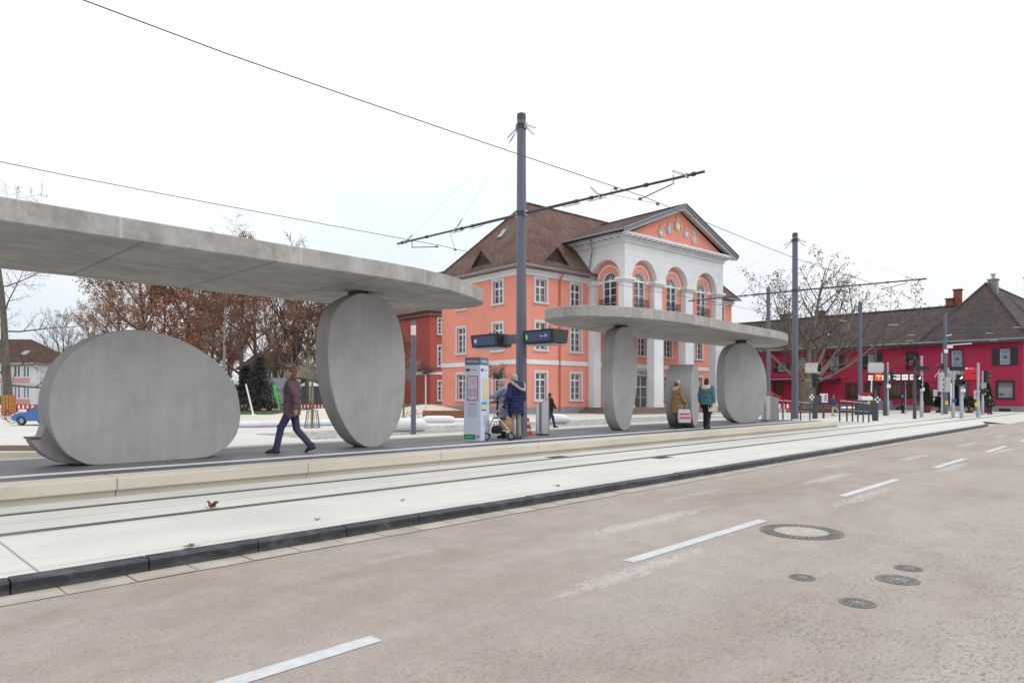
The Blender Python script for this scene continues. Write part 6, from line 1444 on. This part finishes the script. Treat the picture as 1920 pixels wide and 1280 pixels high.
person('dark haired person in a teal jacket with a cream scarf, walking away', gnd(1325, 804, .376), FWD*.8 - LEFT*.6, 1.74, fab('teal_jacket', (.06,.15,.18)), F_black,
       dict(knL=(.10,.09,.51), anL=(.12,.10,.09), knR=(-.02,-.09,.49), anR=(-.20,-.10,.10)), M_dkhair, 1, .84, 0, 0, M_shoe, None, None, None, .012, 1.0, MATS['cream_scarf'])
b_ = at(1336, 23.4); bag((b_.x, b_.y, .98), ANG_LEFT, .32, .14, .38, mat('cream_bag', (.52,.49,.40), .8, .1, 6), 'cream cloth bag hanging at the hip of the teal jacket', 'cloth bag', 'cloth_bag')
person('small person in a black jacket and blue jeans passing behind the litter bin', gnd(1031, 802.5, .112), -LEFT*.8 + FWD*.3, 1.52, F_black, fab('blue_jeans', (.03,.045,.10)), WALK, M_dkhair, 0, .80, vox=.013)
person('child in a blue jacket and orange cap walking by the plane tree', gnd(1562, 779, .11), -LEFT*.9, 1.42, fab('blue_jacket', (.035,.06,.16)), fab('sand_trousers', (.40,.35,.28)), {**WALK, 'knL': (.26,.09,.62), 'anL': (.55,.09,.32), 'anR': (-.1,-.09,.09), 'toeR': None}, M_brhair, 0, .80, hat=mat('orange_cap', (.30,.09,.04), .8, .1, 8), vox=.014)
pm_ = person('man in a dark coat with a briefcase standing before the crimson house', gnd(1693, 774.5, .108), LEFT, 1.46, fab('charcoal_coat', (.03,.03,.036)), F_black, {}, M_dkhair, 0, .80, vox=.014)
bc = gnd(1688, 774, .108); t = thing('briefcase', 'black briefcase held by the man in the dark coat', 'briefcase', (bc.x, bc.y, .42), ANG_LEFT); MB().bx(-.19,.19,-.05,.05,0,.28,M_black).build('case', t, None, .02); MB().tube([(-.06,0,.28),(-.05,0,.34),(.05,0,.34),(.06,0,.28)], .012, M_black, 6).build('handle', t)
person('stocky person in a black winter coat at the right end of the crimson house', gnd(1856, 777, .108), -FWD + LEFT*.2, 1.34, F_black, fab('plum_trousers', (.05,.03,.045)), dict(elL=(.06,.30,1.15), haL=(.18,.16,1.05), elR=(.06,-.30,1.15), haR=(.18,-.16,1.05)), M_brhair, 1, .78, bulk=1.25, vox=.014)

# ================================================================== CAR AND BICYCLES
def car(loc, rz, s, label):
    t = thing('parked_car', label, 'car', loc, rz); t.scale = (s,)*3
    M_cb = mat('car_blue', lin((30, 85, 155)), .3, .06, 2, coat=.6, spec=.6); W2 = .84
    prof = [(2.03,.34),(2.09,.48),(2.07,.62),(1.95,.72),(1.45,.83),(.95,.90),(.30,1.32),(-.15,1.42),(-1.05,1.42),(-1.75,1.05),(-1.98,.98),(-2.02,.5),(-1.95,.30),(1.9,.28)]
    m = MB(); rows = ((-W2,.0,1),(-W2*.96,0,1),(W2*.96,0,1),(W2,0,1))
    n = len(prof); vs = []
    for y, _, _ in ((-W2,0,0),(-.60,0,0),(.60,0,0),(W2,0,0)):
        for x, z in prof:
            yy = y*(1 - .22*max(0, (z-.9)/.52)); xx = x - (.14 if abs(y) > .7 and abs(x) > 1.8 else 0)*(1 if x > 0 else -1); vs.append((xx, yy, z - (.03 if abs(y) > .7 and z > .7 else 0)))
    fs = [tuple(range(n-1,-1,-1)), tuple(3*n+i for i in range(n))] + [(r*n+i, r*n+(i+1) % n, (r+1)*n+(i+1) % n, (r+1)*n+i) for r in range(3) for i in range(n)]
    m.add(vs, fs, M_cb); m.build('body', t, 30, .03, 3)
    g = MB(); 
    for s_ in (-1, 1): g.add([(x, s_*(W2*(1-.22*max(0,(z-.9)/.52))+.004), z) for x, z in ((.78,.96),(.26,1.27),(-.15,1.34),(-1.0,1.34),(-1.5,1.02))], [(0,1,2,3,4)], M_glass)
    g.add([(.93,-.66,.93),(.93,.66,.93),(.33,.58,1.315),(.33,-.58,1.315)], [(0,1,2,3)], M_glass); g.T = None; g.v = [(x+.012, y, z+.012) for x, y, z in g.v]; g.build('windows', t)
    for x in (1.25, -1.25):
        for s_ in (-1, 1):
            w_ = MB().torus((0,0,0), .235, .075, M_rubber, 'Y', 24, 8).build('wheel', t, 50); w_.location = (x, s_*(W2-.06), .31)
            q = MB(); q.T = RX(pi/2); q.lathe([(.17,-.05),(.17,.05),(.05,.07),(0,.07)], M_galv, 16, cap=False); q.lathe([(.17,-.05),(.05,-.07),(0,-.07)], M_galv, 16, cap=False); q.build('rim', w_)
            MB().torus((x,s_*(W2+.0),.31), .33, .02, M_black, 'Y', 20, 5).build('wheel_arch', t)
    for s_ in (-1, 1): MB().ell((1.97, s_*.56, .65), (.14,.19,.075), mat('headlamp', (.55,.58,.62), .1, 0), 12, 8).build('headlight', t, 60)
    m = MB(); m.bx(1.93, 2.09, -.62, .62, .33, .47, M_dark); m.bx(2.0, 2.06, -.3, .3, .56, .62, M_black); m.build('bumper', t, None, .02); return t
pc = gnd(93, 796.5, .108); car((pc.x, pc.y, .108), ANG_LEFT - .12, .74, 'blue car whose nose shows left of the low pebble slab')
def bike_mesh(rz):
    pass
def bicycle(loc, rz, s, label, col):
    t = thing('bicycle', label, 'bicycle', loc, rz, 'bicycles on the plaza'); t.scale = (s,)*3; m = MB(); A, Bk, St, Hd = (-.52,0,.34), (-.08,0,.28), (-.22,0,.82), (.38,0,.86)
    for a, b in ((A,Bk),(Bk,St),(A,(-.2,0,.76)),((-.2,0,.76),(.40,0,.78)),(Bk,(.41,0,.66)),((.52,0,.34),Hd)): m.tube([a,b], .017, col, 6)
    m.torus((-.08,0,.28), .085, .01, M_black, 'Y', 14, 4); m.build('frame', t)
    for x in (-.52, .52):
        w_ = MB().torus((0,0,0), .325, .018, M_rubber, 'Y', 26, 5).build('wheel', t); w_.location = (x,0,.34); q = MB()
        for k in range(12): a = 2*pi*k/12; q.tube([(0,0,0),(.32*cos(a),0,.32*sin(a))], .0035, M_galv, 3, False)
        q.build('spokes', w_)
    MB().ell((-.24,0,.86), (.13,.07,.035), M_black, 10, 6).build('saddle', t); MB().tube([(.30,-.28,1.0),(.38,-.1,.97),(.38,.1,.97),(.30,.28,1.0)], .014, M_black, 6).build('handlebar', t); return t
bicycle(gnd(5, 793.5, .108), ANG_LEFT+.3, .78, 'dark bicycle at the picture edge left of the blue car', M_black); bicycle(gnd(28, 790, .108), ANG_LEFT-.2, .8, 'red framed bicycle just behind the nose of the blue car', M_red); bicycle(gnd(774, 790.5, .108), ANG_LEFT, .70, 'dark bicycle behind the white sausage shaped seat', M_black)

# ================================================================== SIGNALS AND SIGNS AT THE CROSSING
M_lens = {'off': mat('lens_off', (.02,.02,.022), .25, 0, spec=.7), 'red': mat('lens_red', (.8,.05,.03), .3, 0, emit=(1,.05,.03), es=1.2), 'redoff': mat('lens_red_off', (.10,.008,.008), .25, 0), 'white': mat('lens_white', (.9,.9,.85), .3, 0, emit=(1,1,.95), es=1.1)}
def head(parent, loc, rz, n, size=.21, horiz=False, lit={}, back=M_black, name='signal_head'):
    hd = link(name, None, parent, loc, rz); m = MB(); L_ = n*size*1.32; w_ = size*1.35
    m2 = MB()
    if horiz: m.bx(-.11, .09, -L_/2, L_/2, -w_/2, w_/2, back)
    else: m.bx(-.11, .09, -w_/2, w_/2, -L_/2, L_/2, back)
    lens = []
    for k in range(n):
        o_ = (k-(n-1)/2)*size*1.32; y, z = (o_, 0) if horiz else (0, -o_)
        q = 14; vs = []
        for i in range(q+1):
            a = -.35 + (pi+.7)*i/q; vs += [(.09, y+size*.5*cos(a), z+size*.5*sin(a)), (.09+size*(.9 if 0 < a < pi else .5), y+size*.5*cos(a), z+size*.5*sin(a)-.03)]
        m.add(vs, [(2*i,2*i+1,2*i+3,2*i+2) for i in range(q)], M_black); lens.append((y, z, lit.get(k, 'off')))
    hm = m.build(name, parent); bpy.data.objects.remove(hd); hm.location = loc; hm.rotation_euler = (0,0,rz)
    for y, z, c in lens: l = MB().ell((.092, y, z), (.025, size*.44, size*.44), M_lens[c], 14, 8).build('lens', hm, 60)
    return hm
def spole(px, pb, h, r, label, m_=M_galv, z=.108, cat='traffic light', name='traffic_light', group='signal poles at the crossing', foot=1.0):
    p = gnd(px, pb, z); return pole(name, p, h, r, label, cat, group, m_, foot), p
aR = ANG_LEFT + pi; aV = atan2(-FWD.y, -FWD.x); aF = atan2(FWD.y, FWD.x); o3 = lambda l, f, z: LEFT*l + FWD*f + V((0,0,z))
M_mir = mat('mirror_glass', (.85,.87,.88), .03, 0, metal=1)
def mirror(parent, z, w_, h, tilt, l=0):
    poly = [(sx_*(w_/2-.12)+.12*cos(a), sy_*(h/2-.12)+.12*sin(a)) for sx_, sy_, a0 in ((1,1,0),(-1,1,pi/2),(-1,-1,pi),(1,-1,1.5*pi)) for a in (a0, a0+.52, a0+1.05, a0+1.57)]
    m = MB(); m.prism(poly, -.05, 0, M_galv); m.prism([(x*.95, y*.94) for x, y in poly], 0, .004, M_mir); o = m.build('mirror', parent, None); o.location = o3(l, -.18, z); o.rotation_euler = (TR(0,0,0) @ RZ(aV+pi/2) @ RX(pi/2) @ RX(tilt)).to_euler(); return o
t, p = spole(1528, 785, 4.1, .07, 'dark pole with tilted mirror and black signal before the plane tree trunk', M_dark, foot=.9); MB().lathe([(.15,0),(.15,.95),(.09,.97)], M_dark, 14).build('bollard_base', t, 40)
mirror(t, 3.05, 1.0, .62, .16, .18); head(t, o3(.1,-.2,2.3), aV+.5, 3, .2); m = MB()
for q in ((.16,1.42),(.26,1.3),(.16,1.18),(.06,1.3)): m.ell(o3(q[0]+.1,-.16,q[1]), (.06,.06,.06), M_white, 8, 6)
m.build('dot_signal', t); m = MB(); m.T = TR(*o3(-.12,-.1,1.2)) @ RZ(aV+pi/2); m.bx(-.22,.22,-.05,.05,-.25,.2,M_dark); m.build('box', t)
t, p = spole(1641, 789, 3.95, .065, 'dark pole with round cornered mirror and glowing red tram signal', M_dark, foot=.95); MB().lathe([(.16,0),(.16,1.0),(.08,1.02)], M_dark, 14).build('bollard_base', t, 40)
mirror(t, 2.93, .88, .58, .05, .05); hs = head(t, o3(.0,-.2,2.16), aV, 2, .24)
m = MB(); m.T = TR(*o3(.03,-.34,2.40)) @ RZ(aV+pi/2) @ RX(pi/2); m.prism([(-.17,-.17),(.17,-.17),(.17,.17),(-.17,.17)], 0, .05, M_lens['red']); m.bx(-.10,.10,.05,.10,.05,.056,mat('tram_letter', (.9,.5,.1), .3, 0, emit=(1,.55,.12), es=1.6)); m.bx(-.028,.028,-.10,.05,.05,.056,MATS['tram_letter']); m.build('tram_signal', t)
m = MB(); m.tube([o3(.26,-.16,2.5), o3(.30,-.16,1.6)], .035, M_white, 6); m.build('white_rod', t)
m = MB()
for q in ((-.02,1.3),(.1,1.18),(-.02,1.06),(-.14,1.18)): m.ell(o3(q[0],-.2,q[1]), (.055,.055,.055), M_white, 8, 6)
m.build('dot_signal', t)
t, p = spole(1659, 779, 3.25, .09, 'plain dark post beside the silver pole with push button', M_dark, cat='post', name='signal_post')
t, p = spole(1664.5, 779, 3.7, .065, 'silver pole with black signal and push button, left of the man with briefcase'); head(t, o3(-.25,-.05,2.7), aR-.5, 3, .19); MB().cb(o3(0,-.12,2.05), (.2,.2,.26), M_white).build('push_button', t)
p = gnd(1698, 777, .108); t = thing('round_sign', 'blue round sign seen almost edge on, on a thin post', 'traffic sign', p); MB().tube([(0,0,0),(0,0,2.4)], .028, M_galv, 8).build('post', t); m = MB(); m.T = TR(0,0,2.1) @ RZ(aR-.42) @ RY(pi/2); m.lathe([(.29,-.01),(.29,.01)], M_blue, 24); m.lathe([(.23,.012),(.23,.014)], mat('sign_blue_light', lin((70,115,200)), .4, 0), 24); m.build('disc', t)
t, p = spole(1715, 785, 3.75, .075, 'dark pole topped by a signal with a red lens', M_dark); head(t, o3(.05,-.1,3.35), ANG_LEFT, 1, .3, lit={0: 'redoff'}); m = MB(); m.T = TR(*o3(.18,-.05,3.35)) @ RZ(ANG_LEFT); m.bx(-.05,.14,-.12,.12,-.13,.13,M_red); m.build('red_box', t)
t, p = spole(1728, 782, 3.95, .085, 'tall silver pole with a flat three lamp head across it and an upright head below'); head(t, o3(.0,-.15,3.15), aF, 3, .19, True); head(t, o3(.26,-.1,2.25), aV, 3, .22, lit={0:'white'}); MB().cb(o3(.02,-.12,2.0-.2), (.2,.2,.22), M_white).build('push_button', t)
t, p = spole(1787, 782, 3.3, .075, 'silver pole with a blue plate low on it, right of the camera mast'); head(t, o3(.34,.05,2.1), aF, 3, .24, back=mat('signal_back_grey', lin((170,170,168)), .5, .05, 4)); m = MB(); m.bx(-.12,.12,-.12,-.1,.95,1.2,M_blue); o = m.build('plate', t); o.rotation_euler = (0,0,aV+pi/2)
t, p = spole(1803, 784, 3.2, .08, 'silver pole with a flat three lamp head on top and a white lit lamp'); head(t, o3(.33,-.1,3.05), aF, 3, .2, True); head(t, o3(.18,-.12,2.35), aV, 2, .26, lit={0:'white'}); MB().cb(o3(0,-.14,1.72), (.26,.2,.2), M_white).build('push_button', t)
t, p = spole(1834, 782, 3.5, .085, 'silver pole with a grey box, in front of the wall poster'); MB().cb(o3(-.28,-.1,2.05), (.2,.26,.34), M_galv).build('control_box', t); head(t, o3(-.3,-.05,1.65), aV+.7, 1, .26)
t, p = spole(1842.5, 777, 3.2, .075, 'silver pole with dark signals pointing right, beside the green cone shrub'); head(t, o3(-.25,0,2.75), aR, 3, .24); MB().cb(o3(0,-.14,1.55), (.22,.2,.18), M_white).build('push_button', t)
t, p = spole(1766, 778, 4.4, .05, 'thin grey pole with the grey backs of two signals, left of the camera mast'); head(t, o3(.12,-.1,2.35), aF, 4, .26, back=MATS['signal_back_grey']); head(t, o3(.05,-.1,3.45), aR+2.6, 1, .3); m = MB(); m.tube([o3(.1,0,3.3), o3(.5,0,2.7)], .02, M_white, 6); m.build('strut', t)
# cabinet, notice board, bin at the wall
p = gnd(1622, 777, .108); t = thing('control_cabinet', 'dark grey control cabinet with red and white slanted top behind the railing', 'cabinet', p, aV+pi/2)
m = MB(); m.bx(-.62,.62,-.3,.3,0,1.05,M_dark); m.build('body', t, None, .01); m = MB(); m.ext([(-.35,-.32,1.05),(-.35,.3,1.05),(-.35,.3,1.5),(-.35,-.32,1.25)], (.75,0,0), M_white); m.bx(-.4,.45,-.2,.32,1.5,1.6,M_red); m.build('panel', t); m = MB(); m.bx(.02,.2,-.315,-.3,.72,.98,M_yel); m.bx(-.25,-.12,-.315,-.3,.72,.95,M_blue); m.build('sticker', t)
p = gnd(1544, 784, .108); t = thing('notice_board', 'white notice board on a dark post in front of the plane tree bed', 'notice board', p, aV+pi/2); MB().bx(-.06,.06,-.03,.03,0,1.0,M_dark).build('post', t)
m = MB(); m.bx(-.235,.235,-.06,-.03,.98,1.52,M_white); m.bx(-.2,.2,-.064,-.06,1.03,1.47,M_papr)
for q in range(5): m.bx(.04,.16,-.067,-.064,1.07+q*.08,1.12+q*.08,M_dark)
m.build('panel', t)
hb_ = R0 + F1*10.6; o = MB().bx(-.6,.6,-.3,.3,0,.9,mat('grey_bin', lin((120,125,135)), .6, .1, 4)).bx(-.62,.62,-.32,.32,.9,.95,M_dark).build('storage_box', None, None, .02); o.location = (hb_.x-.75, hb_.y, .108); o.rotation_euler = (0,0,AF+pi/2+pi/2); tag(o, 'grey storage box against the crimson house wall', 'storage box')
# potted shrubs and decorated Christmas trees
def cone_shrub(px, pb, h, r, pot_h, label, seed):
    p = gnd(px, pb, .108); t = thing('potted_shrub', label, 'shrub', p, 0, 'cone shrubs in red pots'); rr = random.Random(seed); m = MB()
    for i in range(3600):
        z = rr.random()**1.15; a = rr.uniform(0, 6.28); q = r*(1-z)**.75*(.75 + .3*rr.random()) + .03; c = V((q*cos(a), q*sin(a), pot_h*.9 + z*(h-pot_h*.9))); dd = V((cos(a)+rr.gauss(0,.5), sin(a)+rr.gauss(0,.5), rr.gauss(.4,.5))).normalized(); e = dd.orthogonal().normalized(); s_ = rr.uniform(.05,.12)
        m.add([c, c+dd*s_*.5+e*s_*.3, c+dd*s_, c+dd*s_*.5-e*s_*.3], [(0,1,2,3)], (DG[1], MATS['hedge_brown'], DG[0])[rr.randrange(3)])
    m.lathe([(r*.74, pot_h*.9), (r*.66, h*.45), (r*.40, h*.75), (.02, h*.96)], DG[0], 14, cap=False); m.build('foliage', t); MB().lathe([(r*.62,0),(r*.85,pot_h),(r*.78,pot_h),(r*.75,pot_h-.05),(0,pot_h-.05)], mat('red_pot', (.16,.012,.02), .45, .1, 3), 20, cap=False).build('pot', t, 40)
cone_shrub(1737, 773.5, 2.45, .46, .62, 'brownish cone shrub in a red pot left of the menu case', 1); cone_shrub(1849, 774, 2.7, .52, .6, 'tall green cone shrub in a red pot behind the stocky person', 2)
xm = conifer(9, 2.0, .72)
for px, pb, s, lb in ((1762, 773.5, .62, 'decorated Christmas tree left of the entrance steps, beside the camera mast'), (1817, 774, .64, 'decorated Christmas tree right of the entrance steps')):
    t = thing('christmas_tree', lb, 'Christmas tree', gnd(px, pb, .108), px, 'decorated Christmas trees at the entrance'); 
    for nm, me in (('trunk', xm[0]), ('crown', xm[1])): o = link(nm, me, t, (0,0,.12)); o.scale = (s*1.1, s*1.1, s)
    m = MB(); rr = random.Random(px)
    for k in range(26): z = rr.uniform(.2, 1); a = rr.uniform(0,6.28); q = .52*(1-z)+.06; m.ell((q*cos(a), q*sin(a), .25+z*1.1), (.042,)*3, (M_white, M_cr, M_white)[k % 3], 8, 6)
    m.build('baubles', t, 60); MB().lathe([(.26,0),(.3,.16),(0,.16)], MATS['red_pot'], 16, cap=False).build('pot', t)
for px, py in ((1771.5, 757), (1831, 758)):
    p = at(px, 50.8 if px < 1800 else 43.7); o = MB().cb((0,0,0), (.16,.16,.26), M_yel).build('push_box', m5 if px < 1800 else None)
    if px < 1800: o.location = o3(.0,-.2,.85)
    else: o.location = V((p.x, p.y, .95)) ; tag(o, 'small yellow box hung low on the silver pole with the grey box', 'box')
print('objects', len(bpy.data.objects), 'verts', sum(len(o.data.vertices) for o in bpy.data.objects if o.type == 'MESH'))
